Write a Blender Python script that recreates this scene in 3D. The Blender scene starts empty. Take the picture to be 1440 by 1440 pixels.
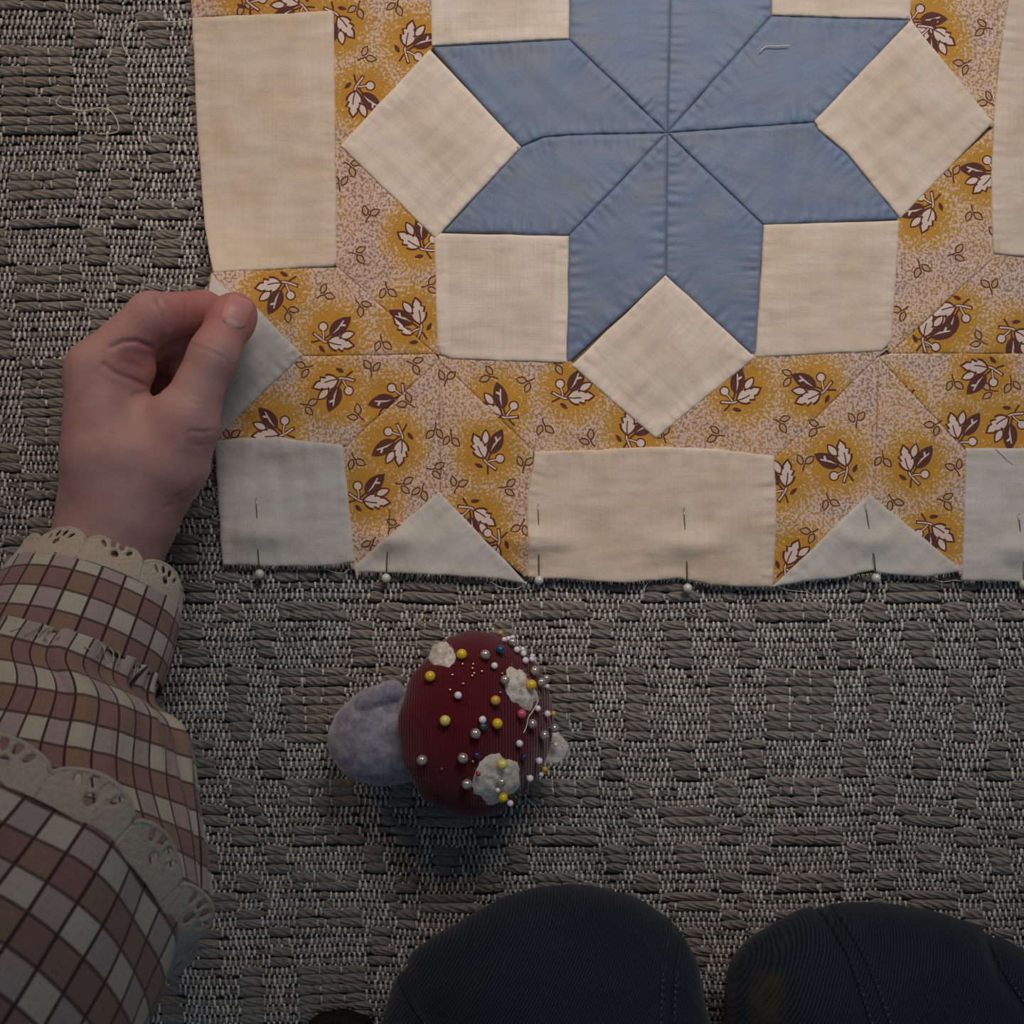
import bpy, bmesh, math, random
import numpy as np
from mathutils import Vector
from mathutils.geometry import delaunay_2d_cdt
from mathutils.bvhtree import BVHTree

random.seed(7)
RNG = np.random.default_rng(11)
SC = bpy.context.scene
COL = SC.collection

# ------------------------------------------------------------------ camera, light, exposure
H = 0.46                      # camera height above the rug
S0 = 0.45 / 1440              # metres per photo pixel on the rug plane
cam_d = bpy.data.cameras.new('camera')
cam_d.sensor_width = 36.0
cam_d.sensor_fit = 'HORIZONTAL'
cam_d.lens = 36.0 * H / 0.45
cam_d.clip_start = 0.01
cam = bpy.data.objects.new('camera', cam_d)
COL.objects.link(cam)
cam.location = (0, 0, H)
cam_d.dof.use_dof = True
cam_d.dof.focus_distance = 0.452
cam_d.dof.aperture_fstop = 24.0
SC.camera = cam

world = bpy.data.worlds.new('world')
SC.world = world
world.use_nodes = True
world.node_tree.nodes['Background'].inputs[0].default_value = (0.57, 0.78, 1.0, 1)
world.node_tree.nodes['Background'].inputs[1].default_value = 0.13


def area_light(name, loc, target, sx, sy, power, color):
    d = bpy.data.lights.new(name, 'AREA')
    d.shape = 'RECTANGLE'
    d.size, d.size_y = sx, sy
    d.energy = power
    d.color = color
    o = bpy.data.objects.new(name, d)
    COL.objects.link(o)
    o.location = loc
    o.rotation_euler = (Vector(target) - Vector(loc)).to_track_quat('-Z', 'Y').to_euler()
    return o


key = area_light('window_light', (0.17, 0.58, 0.60), (0.09, 0.15, 0), 0.36, 0.28, 0.53, (1.0, 0.92, 0.85))
key.data.spread = math.radians(62)
lamp = area_light('warm_room_lamp', (-0.55, 0.70, 0.55), (-0.19, 0.17, 0), 0.16, 0.16, 0.17, (1.0, 0.62, 0.34))
lamp.data.spread = math.radians(52)
SC.view_settings.view_transform = 'Standard'
SC.view_settings.look = 'None'
SC.view_settings.gamma = 1.0
SC.view_settings.use_curve_mapping = False
SC.view_settings.exposure = 0.0


# ------------------------------------------------------------------ helpers
def P(px, py, z=0.0):
    """place on the rug seen at a photo pixel, at height z (metres)"""
    f = (H - z) / H
    return ((px - 720) * S0 * f, (720 - py) * S0 * f, z)


def PN(xy, z):
    f = (H - z) / H
    out = np.empty((len(xy), 3))
    out[:, 0] = (xy[:, 0] - 720) * S0 * f
    out[:, 1] = (720 - xy[:, 1]) * S0 * f
    out[:, 2] = z
    return out


def to_px(v):
    f = H / (H - v[:, 2])
    return np.stack([720 + v[:, 0] / S0 * f, 720 - v[:, 1] / S0 * f], 1)


_perm = RNG.permutation(512)
_grad = RNG.uniform(0, 2 * np.pi, 512)


def noise2(x, y, seed=0):
    """gradient noise, about -0.7..0.7, numpy arrays"""
    x = np.asarray(x, float) + seed * 17.37
    y = np.asarray(y, float) + seed * 9.71
    xi, yi = np.floor(x).astype(int), np.floor(y).astype(int)
    xf, yf = x - xi, y - yi

    def g(ix, iy, fx, fy):
        h = _perm[(_perm[ix & 511] + iy) & 511]
        a = _grad[h]
        return np.cos(a) * fx + np.sin(a) * fy
    u = xf * xf * xf * (xf * (xf * 6 - 15) + 10)
    v = yf * yf * yf * (yf * (yf * 6 - 15) + 10)
    n00, n10 = g(xi, yi, xf, yf), g(xi + 1, yi, xf - 1, yf)
    n01, n11 = g(xi, yi + 1, xf, yf - 1), g(xi + 1, yi + 1, xf - 1, yf - 1)
    return (n00 * (1 - u) + n10 * u) * (1 - v) + (n01 * (1 - u) + n11 * u) * v


def sstep(a, b, x):
    t = np.clip((x - a) / (b - a), 0, 1)
    return t * t * (3 - 2 * t)


def link(o, parent=None):
    COL.objects.link(o)
    if parent is not None:
        o.parent = parent
    return o


def tag(o, label, cat=None, group=None, kind=None):
    if label:
        o['label'] = label
    if cat:
        o['category'] = cat
    if group:
        o['group'] = group
    if kind:
        o['kind'] = kind
    return o


def empty(name, label, cat, loc=(0, 0, 0), group=None):
    o = bpy.data.objects.new(name, None)
    o.empty_display_size = 0.01
    link(o)
    o.location = loc
    return tag(o, label, cat, group)


def quads_mesh(name, verts, faces, smooth=True):
    """fast mesh from an (n,3) array and an (m,k) int array or a list of faces"""
    me = bpy.data.meshes.new(name)
    if isinstance(faces, np.ndarray):
        k = faces.shape[1]
        me.vertices.add(len(verts))
        me.vertices.foreach_set('co', np.asarray(verts, np.float32).ravel())
        me.loops.add(faces.size)
        me.loops.foreach_set('vertex_index', faces.astype(np.int32).ravel())
        me.polygons.add(len(faces))
        me.polygons.foreach_set('loop_start', np.arange(0, faces.size, k, dtype=np.int32))
        me.update(calc_edges=True)
    else:
        me.from_pydata([tuple(v) for v in verts], [], faces)
        me.update()
    if smooth:
        me.polygons.foreach_set('use_smooth', np.ones(len(me.polygons), bool))
    return me


def mesh_obj(name, verts, faces, mats, parent=None, smooth=True, attrs=None, mat_index=None, offset=None):
    if offset is not None:
        verts = np.asarray(verts) - np.asarray(offset)
    me = quads_mesh(name, verts, faces, smooth)
    for m in (mats if isinstance(mats, (list, tuple)) else [mats]):
        me.materials.append(m)
    if mat_index is not None:
        me.polygons.foreach_set('material_index', np.asarray(mat_index, np.int32))
    for k, a in (attrs or {}).items():
        a = np.asarray(a, np.float32)
        if a.ndim == 1:
            me.attributes.new(k, 'FLOAT', 'POINT').data.foreach_set('value', a)
        else:
            me.attributes.new(k, 'FLOAT_VECTOR', 'POINT').data.foreach_set('vector', a.ravel())
    o = bpy.data.objects.new(name, me)
    return link(o, parent)


def grid_faces(nu, nv, close_u=False):
    """quads of a grid stored as index = v*nu + u"""
    mu = nu if close_u else nu - 1
    u, v = np.meshgrid(np.arange(mu), np.arange(nv - 1))
    u, v = u.ravel(), v.ravel()
    u1 = (u + 1) % nu
    return np.stack([v * nu + u, v * nu + u1, (v + 1) * nu + u1, (v + 1) * nu + u], 1)


def catmull(pts, n):
    pts = np.asarray(pts, float)
    k = len(pts)
    out = []
    for t in np.linspace(0, k - 1, n):
        i = min(int(t), k - 2)
        f = t - i
        p0, p1, p2, p3 = pts[max(i - 1, 0)], pts[i], pts[i + 1], pts[min(i + 2, k - 1)]
        out.append(0.5 * ((2 * p1) + (-p0 + p2) * f + (2 * p0 - 5 * p1 + 4 * p2 - p3) * f * f + (-p0 + 3 * p1 - 3 * p2 + p3) * f ** 3))
    return np.array(out)


def tube_arrays(path, rad, sides=6):
    path = np.asarray(path, float)
    n = len(path)
    rad = np.broadcast_to(np.asarray(rad, float), (n,))
    tan = np.gradient(path, axis=0)
    tan /= np.linalg.norm(tan, axis=1)[:, None] + 1e-12
    up = np.array([0, 0, 1.0])
    e1 = np.cross(tan, up)
    bad = np.linalg.norm(e1, axis=1) < 1e-3
    e1[bad] = np.cross(tan[bad], np.array([1.0, 0, 0]))
    e1 /= np.linalg.norm(e1, axis=1)[:, None]
    e2 = np.cross(e1, tan)
    a = np.arange(sides) / sides * 2 * np.pi
    v = path[:, None] + rad[:, None, None] * (np.cos(a)[None, :, None] * e1[:, None] + np.sin(a)[None, :, None] * e2[:, None])
    f = [tuple(q) for q in grid_faces(sides, n, True)]
    f.append(tuple(range(sides))[::-1])
    f.append(tuple((n - 1) * sides + i for i in range(sides)))
    return v.reshape(-1, 3), f


def merge(parts):
    vs, fs, o = [], [], 0
    for v, f in parts:
        vs.append(np.asarray(v))
        fs += [tuple(int(i) + o for i in q) for q in f]
        o += len(v)
    return np.concatenate(vs), fs


# ------------------------------------------------------------------ materials
class NT:
    def __init__(self, name):
        self.m = bpy.data.materials.new(name)
        self.m.use_nodes = True
        self.t = self.m.node_tree
        self.b = self.t.nodes['Principled BSDF']

    def n(self, kind, **kw):
        x = self.t.nodes.new(kind)
        for k, v in kw.items():
            setattr(x, k, v)
        return x

    def l(self, a, b):
        self.t.links.new(a, b)

    def val(self, sock, v):
        if isinstance(v, (int, float, tuple, list)):
            sock.default_value = v
        else:
            self.l(v, sock)

    def math(self, op, a, b=0.0, c=None, clamp=False):
        x = self.n('ShaderNodeMath', operation=op, use_clamp=clamp)
        self.val(x.inputs[0], a)
        self.val(x.inputs[1], b)
        if c is not None:
            self.val(x.inputs[2], c)
        return x.outputs[0]

    def attr(self, name):
        return self.n('ShaderNodeAttribute', attribute_name=name)

    def noise(self, vec, scale, detail=2.0, rough=0.5):
        x = self.n('ShaderNodeTexNoise')
        if vec is not None:
            self.l(vec, x.inputs['Vector'])
        x.inputs['Scale'].default_value = scale
        x.inputs['Detail'].default_value = detail
        x.inputs['Roughness'].default_value = rough
        return x.outputs['Fac']

    def mapping(self, vec, scale=(1, 1, 1), rot=(0, 0, 0), loc=(0, 0, 0)):
        x = self.n('ShaderNodeMapping')
        self.l(vec, x.inputs['Vector'])
        x.inputs['Scale'].default_value = scale
        x.inputs['Rotation'].default_value = rot
        x.inputs['Location'].default_value = loc
        return x.outputs[0]

    def ramp(self, fac, stops, interp='LINEAR'):
        x = self.n('ShaderNodeValToRGB')
        self.l(fac, x.inputs[0])
        r = x.color_ramp
        r.interpolation = interp
        while len(r.elements) < len(stops):
            r.elements.new(0.5)
        for e, (p, c) in zip(r.elements, stops):
            e.position = p
            e.color = (*c, 1) if len(c) == 3 else c
        return x.outputs[0]

    def mix(self, fac, a, b, mode='MIX'):
        x = self.n('ShaderNodeMix', data_type='RGBA', blend_type=mode)
        self.val(x.inputs[0], fac)
        for s, v in ((x.inputs[6], a), (x.inputs[7], b)):
            if isinstance(v, tuple):
                s.default_value = (*v, 1) if len(v) == 3 else v
            else:
                self.l(v, s)
        return x.outputs[2]

    def bump(self, height, strength=0.5, dist=0.0005, prev=None):
        x = self.n('ShaderNodeBump')
        x.inputs['Strength'].default_value = strength
        x.inputs['Distance'].default_value = dist
        self.l(height, x.inputs['Height'])
        if prev is not None:
            self.l(prev, x.inputs['Normal'])
        return x.outputs[0]

    def done(self, color=None, normal=None, rough=0.8, spec=0.3, sheen=0.0, **kw):
        if color is not None:
            self.val(self.b.inputs['Base Color'], (*color, 1) if isinstance(color, tuple) and len(color) == 3 else color)
        if normal is not None:
            self.l(normal, self.b.inputs['Normal'])
        self.val(self.b.inputs['Roughness'], rough)
        self.b.inputs['Specular IOR Level'].default_value = spec
        self.b.inputs['Sheen Weight'].default_value = sheen
        for k, v in kw.items():
            self.val(self.b.inputs[k], v)
        return self.m


def srgb(r, g, b):
    f = lambda c: (c / 255 / 12.92) if c / 255 <= 0.04045 else ((c / 255 + 0.055) / 1.055) ** 2.4
    return (f(r), f(g), f(b))


def simple(name, color, rough=0.6, spec=0.3, noise_scale=0, amount=0.15, **kw):
    t = NT(name)
    c = color
    if noise_scale:
        tc = t.n('ShaderNodeTexCoord').outputs['Object']
        f = t.noise(tc, noise_scale, 3)
        c = t.mix(f, tuple(x * (1 - amount) for x in color), tuple(min(1, x * (1 + amount)) for x in color))
    return t.done(c, None, rough, spec, **kw)


def linen(name, base, tint, slub=0.5, allowance=0.0):
    """thin woven cotton; 'fab' holds the thread-aligned place in photo pixels, 'edge' the distance to the seam"""
    t = NT(name)
    v = t.attr('fab').outputs['Vector']
    wx = t.noise(t.mapping(v, (0.010, 0.75, 1)), 1.0, 3, 0.65)
    wy = t.noise(t.mapping(v, (0.75, 0.010, 1), loc=(31, 7, 0)), 1.0, 3, 0.65)
    thr = t.math('ADD', wx, wy)
    low = t.noise(t.mapping(v, (0.012, 0.018, 1)), 1.0, 3, 0.6)
    c = t.mix(t.math('MULTIPLY', t.ramp(low, [(0.38, (0, 0, 0)), (0.68, (1, 1, 1))]), 0.75), base, tint)  # broad stained areas of the cloth
    dark = t.math('MULTIPLY_ADD', thr, slub, 1.0 - slub)
    x = t.n('ShaderNodeMix', data_type='RGBA', blend_type='MULTIPLY')
    x.inputs[0].default_value = 1.0
    t.l(c, x.inputs[6])
    cc = t.n('ShaderNodeCombineColor')
    for i in range(3):
        t.l(dark, cc.inputs[i])
    t.l(cc.outputs[0], x.inputs[7])
    c = x.outputs[2]
    if allowance:
        e = t.attr('edge').outputs['Fac']
        band = t.math('SUBTRACT', 1.0, t.ramp(t.math('DIVIDE', e, 40.0), [(0.42, (0, 0, 0)), (0.52, (1, 1, 1))]))
        c = t.mix(t.math('MULTIPLY', band, allowance), c, tuple(min(1, q * 1.22) for q in base))
    warp = t.n('ShaderNodeTexWave', wave_type='BANDS', bands_direction='X')
    t.l(t.mapping(v, (0.13, 0.13, 1)), warp.inputs['Vector'])
    warp.inputs['Scale'].default_value = 1.0
    warp.inputs['Distortion'].default_value = 0.6
    hgt = t.math('ADD', t.math('MULTIPLY', thr, 1.0), t.math('MULTIPLY', warp.outputs['Fac'], 0.25))
    crease = t.noise(t.mapping(v, (0.03, 0.05, 1), loc=(3, 9, 0)), 1.0, 4, 0.55)
    n1 = t.bump(crease, 0.2, 0.002)
    return t.done(c, t.bump(hgt, 0.30, 0.00025, n1), 0.85, 0.2, 0.2)


M_WHITE = linen('cream_linen', srgb(222, 208, 193), srgb(206, 186, 165), 0.40, 0.30)
M_CREAM = linen('yellowed_cotton', srgb(220, 204, 186), srgb(206, 182, 156), 0.22, 0.12)
M_GREYWHITE = linen('undyed_cotton', srgb(206, 201, 194), srgb(192, 180, 166), 0.22, 0.05)
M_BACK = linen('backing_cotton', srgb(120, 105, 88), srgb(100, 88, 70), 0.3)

t = NT('blue_cotton')
v = t.attr('fab').outputs['Vector']
low = t.noise(t.mapping(v, (0.012, 0.02, 1)), 1.0, 3, 0.55)
c = t.mix(t.ramp(low, [(0.35, (0, 0, 0)), (0.7, (1, 1, 1))]), srgb(100, 122, 152), srgb(114, 122, 140))
tw = t.noise(t.mapping(v, (0.9, 0.03, 1)), 1.0, 2)
tw2 = t.noise(t.mapping(v, (0.03, 0.9, 1)), 1.0, 2)
c = t.mix(0.06, c, t.ramp(t.math('ADD', t.math('MULTIPLY', tw, 0.5), t.math('MULTIPLY', tw2, 0.5)), [(0.3, srgb(80, 95, 115)), (0.7, srgb(170, 185, 200))]))
crease = t.noise(t.mapping(v, (0.02, 0.05, 1)), 1.0, 4, 0.55)
n1 = t.bump(crease, 0.12, 0.0022)
M_BLUE = t.done(c, t.bump(t.math('ADD', tw, tw2), 0.2, 0.0002, n1), 0.55, 0.4, 0.3)

# printed ground: short dabs on pinkish cream, closing up to solid mustard round the motifs
t = NT('printed_ground')
v = t.attr('fab').outputs['Vector']
halo = t.attr('halo').outputs['Fac']
vj = t.mapping(v, (0.29, 0.25, 1))
dab = t.n('ShaderNodeTexNoise')
t.l(vj, dab.inputs['Vector'])
dab.inputs['Scale'].default_value = 1.0
dab.inputs['Detail'].default_value = 1.0
dab.inputs['Distortion'].default_value = 0.5
d = t.math('ADD', dab.outputs['Fac'], t.math('MULTIPLY', t.math('SUBTRACT', halo, 0.10), 0.22))
dmask = t.ramp(d, [(0.47, (0, 0, 0)), (0.54, (1, 1, 1))])
area = t.noise(t.mapping(v, (0.014, 0.014, 1), loc=(5, 2, 0)), 1.0, 2)
dabcol = t.mix(t.ramp(t.math('ADD', halo, t.math('MULTIPLY', t.math('SUBTRACT', area, 0.40), 0.9)), [(-0.0, (0, 0, 0)), (0.22, (1, 1, 1))]), srgb(158, 130, 106), srgb(190, 142, 64))
gcol = t.mix(dmask, t.mix(halo, srgb(216, 188, 174), srgb(220, 178, 118)), dabcol)
solid = t.ramp(t.math('ADD', halo, t.math('MULTIPLY', t.math('SUBTRACT', dab.outputs['Fac'], 0.5), 0.9)), [(0.56, (0, 0, 0)), (0.63, (1, 1, 1))])
gcol = t.mix(t.math('MULTIPLY', solid, 0.9), gcol, srgb(194, 140, 54))
thr = t.math('ADD', t.noise(t.mapping(v, (0.02, 0.6, 1)), 1.0, 2), t.noise(t.mapping(v, (0.6, 0.02, 1)), 1.0, 2))
M_GROUND = t.done(gcol, t.bump(thr, 0.35, 0.0002), 0.85, 0.2, 0.2)


def printcol(name, col):
    t = NT(name)
    v = t.attr('fab').outputs['Vector']
    f = t.noise(t.mapping(v, (0.4, 0.4, 1)), 1.0, 2)
    c = t.mix(f, tuple(q * 0.85 for q in col), tuple(min(1, q * 1.15) for q in col))
    return t.done(c, None, 0.85, 0.2, 0.15)


M_P_LINE = printcol('print_outline_brown', srgb(98, 54, 36))
M_P_PALE = printcol('print_pale_pink', srgb(222, 200, 190))
M_P_DARK = printcol('print_dark_plum', srgb(96, 58, 50))
M_P_TAN = printcol('print_tan', srgb(190, 156, 118))

# rug yarns
t = NT('thick_wool_yarn')
uv = t.attr('yarn').outputs['Vector']
tone = t.attr('tone').outputs['Fac']
sep = t.n('ShaderNodeSeparateXYZ')
t.l(uv, sep.inputs[0])
wob = t.noise(t.mapping(uv, (0.03, 0.5, 1)), 1.0, 2)
ph = t.math('ADD', t.math('ADD', t.math('MULTIPLY', sep.outputs[0], 0.058), t.math('MULTIPLY', sep.outputs[1], -0.95)), t.math('MULTIPLY', wob, 2.2))
ply = t.math('ABSOLUTE', t.math('SINE', t.math('MULTIPLY', ph, math.pi)))
fib = t.noise(t.mapping(uv, (0.07, 4.5, 1), rot=(0, 0, 0.0)), 1.0, 3, 0.6)
c = t.mix(tone, srgb(126, 117, 109), srgb(160, 151, 143))
c = t.mix(t.ramp(fib, [(0.35, (0.8, 0.8, 0.8)), (0.65, (0, 0, 0))]), c, srgb(108, 101, 94))
c = t.mix(t.ramp(ply, [(0.0, (0.7, 0.7, 0.7)), (0.28, (0, 0, 0))]), c, srgb(80, 74, 68))
n1 = t.bump(ply, 0.6, 0.0012)
M_YARN = t.done(c, t.bump(fib, 0.6, 0.0004, n1), 0.9, 0.15, 0.3)

t = NT('pale_warp_thread')
tone = t.attr('tone').outputs['Fac']
c = t.mix(tone, srgb(122, 116, 110), srgb(218, 214, 209))
M_WARP = t.done(c, None, 0.55, 0.4, 0.2)

t = NT('rug_ground')
tc = t.n('ShaderNodeTexCoord').outputs['Object']
f = t.noise(t.mapping(tc, (300, 900, 1)), 1.0, 2)
c = t.mix(f, srgb(62, 57, 53), srgb(94, 88, 82))
M_RUGBASE = t.done(c, t.bump(f, 0.6, 0.001), 0.95, 0.1)

t = NT('floor_boards')
tc = t.n('ShaderNodeTexCoord').outputs['Object']
f = t.noise(t.mapping(tc, (4, 60, 1)), 1.0, 4)
c = t.mix(f, srgb(92, 66, 44), srgb(134, 100, 70))
M_FLOOR = t.done(c, t.bump(f, 0.2, 0.002), 0.5, 0.4)

# skin
t = NT('skin')
tc = t.n('ShaderNodeTexCoord').outputs['Object']
big = t.noise(tc, 45, 3, 0.6)
c = t.mix(t.ramp(big, [(0.35, (0, 0, 0)), (0.7, (1, 1, 1))]), srgb(178, 140, 134), srgb(165, 122, 118))
red = t.attr('red').outputs['Fac']
c = t.mix(t.math('MULTIPLY', red, 0.8), c, srgb(164, 94, 90))
vor = t.n('ShaderNodeTexVoronoi', feature='DISTANCE_TO_EDGE')
t.l(tc, vor.inputs['Vector'])
vor.inputs['Scale'].default_value = 900
fine = t.noise(tc, 1400, 3, 0.6)
hgt = t.math('ADD', t.math('MULTIPLY', t.math('MINIMUM', vor.outputs['Distance'], 0.25), 1.2), t.math('MULTIPLY', fine, 0.5))
M_SKIN = t.done(c, t.bump(hgt, 0.22, 0.0003), 0.55, 0.35)
t.b.inputs['Subsurface Weight'].default_value = 0.12
t.b.inputs['Subsurface Radius'].default_value = (1.0, 0.35, 0.2)
t.b.inputs['Subsurface Scale'].default_value = 0.003
M_NAIL = simple('fingernail', srgb(184, 128, 124), 0.42, 0.35, 300, 0.06)
M_LUNULA = simple('nail_lunula', srgb(194, 156, 150), 0.42, 0.35)


def plaid(name, line_w=0.055):
    """woven check: 'plaid' holds the position in checks round and along the sleeve"""
    t = NT(name)
    v = t.attr('plaid').outputs['Vector']
    sep = t.n('ShaderNodeSeparateXYZ')
    t.l(v, sep.inputs[0])
    x, y = sep.outputs[0], sep.outputs[1]
    px_ = t.math('FLOORED_MODULO', x, 2.0)
    py_ = t.math('FLOORED_MODULO', y, 2.0)
    cx = t.ramp(t.math('MULTIPLY', px_, 0.5), [(0.0, (0, 0, 0)), (0.495, (0, 0, 0)), (0.505, (1, 1, 1)), (1.0, (1, 1, 1))])
    cy = t.ramp(t.math('MULTIPLY', py_, 0.5), [(0.0, (0, 0, 0)), (0.495, (0, 0, 0)), (0.505, (1, 1, 1)), (1.0, (1, 1, 1))])
    brown = t.mix(cx, srgb(130, 101, 96), srgb(134, 109, 94))
    pale = t.mix(cx, srgb(158, 143, 141), srgb(176, 168, 155))
    c = t.mix(cy, brown, pale)

    def line(q):
        f = t.math('ABSOLUTE', t.math('SUBTRACT', t.math('FRACT', t.math('ADD', q, 0.5)), 0.5))
        return t.ramp(f, [(0.0, (1, 1, 1)), (line_w * 0.8, (1, 1, 1)), (line_w * 1.25, (0, 0, 0))])
    lm = t.math('MAXIMUM', t.math('MULTIPLY', line(x), 1.0), t.math('MULTIPLY', line(y), 0.8))
    c = t.mix(t.math('MULTIPLY', lm, 0.95), c, srgb(56, 32, 38))
    w = t.noise(t.mapping(v, (1.0, 22, 1)), 1.0, 2)
    w2 = t.noise(t.mapping(v, (22, 1.0, 1)), 1.0, 2)
    s = t.math('ADD', w, w2)
    return t.done(t.mix(0.5, c, t.ramp(s, [(0.6, (0.55, 0.55, 0.55)), (1.3, (1, 1, 1))]), 'MULTIPLY'), t.bump(s, 0.3, 0.0003), 0.85, 0.2, 0.15)


M_PLAID = plaid('brown_plaid_cotton')
t = NT('cotton_lace')
tc = t.n('ShaderNodeTexCoord').outputs['Object']
f = t.noise(tc, 700, 3, 0.6)
c = t.mix(f, srgb(156, 143, 126), srgb(188, 177, 160))
M_LACE = t.done(c, t.bump(f, 0.8, 0.0008), 0.9, 0.15, 0.3)

t = NT('dark_denim')
tc = t.n('ShaderNodeTexCoord').outputs['Object']
wv = t.n('ShaderNodeTexWave', wave_type='BANDS', bands_direction='X')
t.l(t.mapping(tc, (1, 1, 0.2), rot=(0, 0, math.radians(32))), wv.inputs['Vector'])
wv.inputs['Scale'].default_value = 290
wv.inputs['Distortion'].default_value = 0.8
wv.inputs['Detail'].default_value = 2
big = t.noise(tc, 25, 3)
c = t.mix(t.math('MULTIPLY', wv.outputs['Fac'], 0.8), srgb(18, 23, 34), srgb(47, 54, 68))
c = t.mix(t.ramp(big, [(0.4, (0, 0, 0)), (0.75, (0.5, 0.5, 0.5))]), c, srgb(18, 21, 31))
tint = t.attr('tint').outputs['Fac']  # mask of the olive patch between the knees
c = t.mix(t.math('MULTIPLY', tint, 0.55), c, srgb(78, 72, 36))
M_DENIM = t.done(c, t.bump(wv.outputs['Fac'], 0.4, 0.0004), 0.85, 0.15, 0.1)
M_STITCH = simple('seam_thread', srgb(92, 94, 100), 0.8, 0.2)

# mushroom
t = NT('red_knit')
v = t.attr('rib').outputs['Vector']
sep = t.n('ShaderNodeSeparateXYZ')
t.l(v, sep.inputs[0])
x, y = sep.outputs[0], sep.outputs[1]
col_ = t.math('ABSOLUTE', t.math('SINE', t.math('MULTIPLY', x, math.pi)))
stitch = t.math('SINE', t.math('ADD', t.math('MULTIPLY', y, 2 * math.pi), t.math('MULTIPLY', col_, 2.4)))
hgt = t.math('ADD', col_, t.math('MULTIPLY', stitch, 0.10))
fz = t.noise(t.mapping(v, (3, 3, 3)), 1.0, 3)
c = t.mix(t.ramp(hgt, [(0.15, (0, 0, 0)), (0.9, (1, 1, 1))]), srgb(70, 10, 18), srgb(96, 17, 27))
c = t.mix(t.math('MULTIPLY', fz, 0.5), c, srgb(86, 14, 24))
M_RED = t.done(c, t.bump(hgt, 0.45, 0.0006), 0.9, 0.12, 0.25)


def felt(name, a, b, scale):
    t = NT(name)
    tc = t.n('ShaderNodeTexCoord').outputs['Object']
    f = t.noise(tc, scale, 5, 0.65)
    g = t.noise(t.mapping(tc, (1, 1, 1), loc=(4, 4, 4)), scale * 4, 3, 0.7)
    c = t.mix(t.ramp(f, [(0.35, (0, 0, 0)), (0.7, (1, 1, 1))]), a, b)
    return t.done(c, t.bump(t.math('ADD', f, t.math('MULTIPLY', g, 0.4)), 0.5, 0.0012), 0.95, 0.1, 0.5)


M_STEM = felt('lavender_grey_felt', srgb(112, 110, 130), srgb(164, 162, 176), 150)
M_SPOT = felt('cream_wool_felt', srgb(202, 190, 176), srgb(234, 226, 214), 260)
M_FUZZ = simple('wool_fuzz', srgb(214, 206, 196), 0.9, 0.1)
M_STEMFUZZ = simple('grey_fuzz', srgb(146, 144, 156), 0.9, 0.1)
M_DARKFUZZ = simple('dark_brown_fuzz', srgb(40, 32, 26), 0.9, 0.1, 400, 0.3)
M_METAL = simple('pin_steel', srgb(150, 146, 140), 0.25, 0.5, Metallic=1.0)
M_BRASS = simple('pin_brass', srgb(212, 168, 140), 0.22, 0.5, Metallic=1.0)
M_THREAD = simple('cotton_thread', srgb(226, 212, 190), 0.8, 0.2)
M_REDTHREAD = simple('white_thread', srgb(228, 208, 200), 0.7, 0.3)


def bead(name, col, rough=0.25, coat=0.6, **kw):
    t = NT(name)
    tc = t.n('ShaderNodeTexCoord').outputs['Object']
    f = t.noise(tc, 500, 2)
    c = t.mix(f, tuple(q * 0.9 for q in col), tuple(min(1, q * 1.08) for q in col))
    m = t.done(c, None, rough, 0.5, **kw)
    t.b.inputs['Coat Weight'].default_value = coat
    t.b.inputs['Coat Roughness'].default_value = 0.08
    return m


BEAD = {
    'yellow': bead('bead_yellow', srgb(232, 192, 24)),
    'gold': bead('bead_mustard', srgb(218, 168, 62)),
    'pale': bead('bead_pale_yellow', srgb(228, 214, 112)),
    'pearl': bead('bead_pearl', srgb(196, 186, 178), 0.16, 0.9, Metallic=0.6),
    'white': bead('bead_white', srgb(240, 232, 238)),
    'blue': bead('bead_blue', srgb(22, 62, 108)),
    'navy': bead('bead_navy', srgb(30, 42, 98)),
    'green': bead('bead_green', srgb(28, 84, 72)),
    'pink': bead('bead_pink', srgb(214, 82, 96)),
    'red': bead('bead_red', srgb(160, 30, 44)),
    'glass': bead('bead_glass', srgb(206, 204, 198), 0.1, 1.0),
}

# ------------------------------------------------------------------ floor and rug
fl_v = [(-1.6, -1.6, -0.016), (1.6, -1.6, -0.016), (1.6, 1.6, -0.016), (-1.6, 1.6, -0.016), (-1.6, -1.6, -0.05), (1.6, -1.6, -0.05), (1.6, 1.6, -0.05), (-1.6, 1.6, -0.05)]
fl = mesh_obj('floor', np.array(fl_v) - [0, 0, 0.0015], [(0, 1, 2, 3), (4, 7, 6, 5), (0, 4, 5, 1), (1, 5, 6, 2), (2, 6, 7, 3), (3, 7, 4, 0)], M_FLOOR, smooth=False)
tag(fl, None, kind='structure')

R0, R1 = -230, 1670            # rug weave in photo pixels on the rug plane
bm = bmesh.new()
bmesh.ops.create_grid(bm, x_segments=60, y_segments=60, size=0.62)
for vv in bm.verts:
    vv.co.z = -0.0031
geo = bmesh.ops.extrude_face_region(bm, geom=bm.faces[:])
for e in geo['geom']:
    if isinstance(e, bmesh.types.BMVert):
        e.co.z = -0.0158
bmesh.ops.recalc_face_normals(bm, faces=bm.faces[:])
me = bpy.data.meshes.new('woven_rug')
bm.to_mesh(me)
bm.free()
me.materials.append(M_RUGBASE)
rug = link(bpy.data.objects.new('woven_rug', me))
rug.location.z = -0.0014
tag(rug, 'grey brown woven wool rug with raised block pattern under everything', 'rug')

WP, RP = 3.8, 13.2             # warp pitch, pitch of one thick + one thin weft
SEQ = [('A', 116), ('B', 50), ('A', 40), ('C', 27), ('A', 18), ('B', 48), ('A', 26), ('C', 20), ('A', 27), ('B', 60)]
PER = sum(q[1] for q in SEQ)


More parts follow.
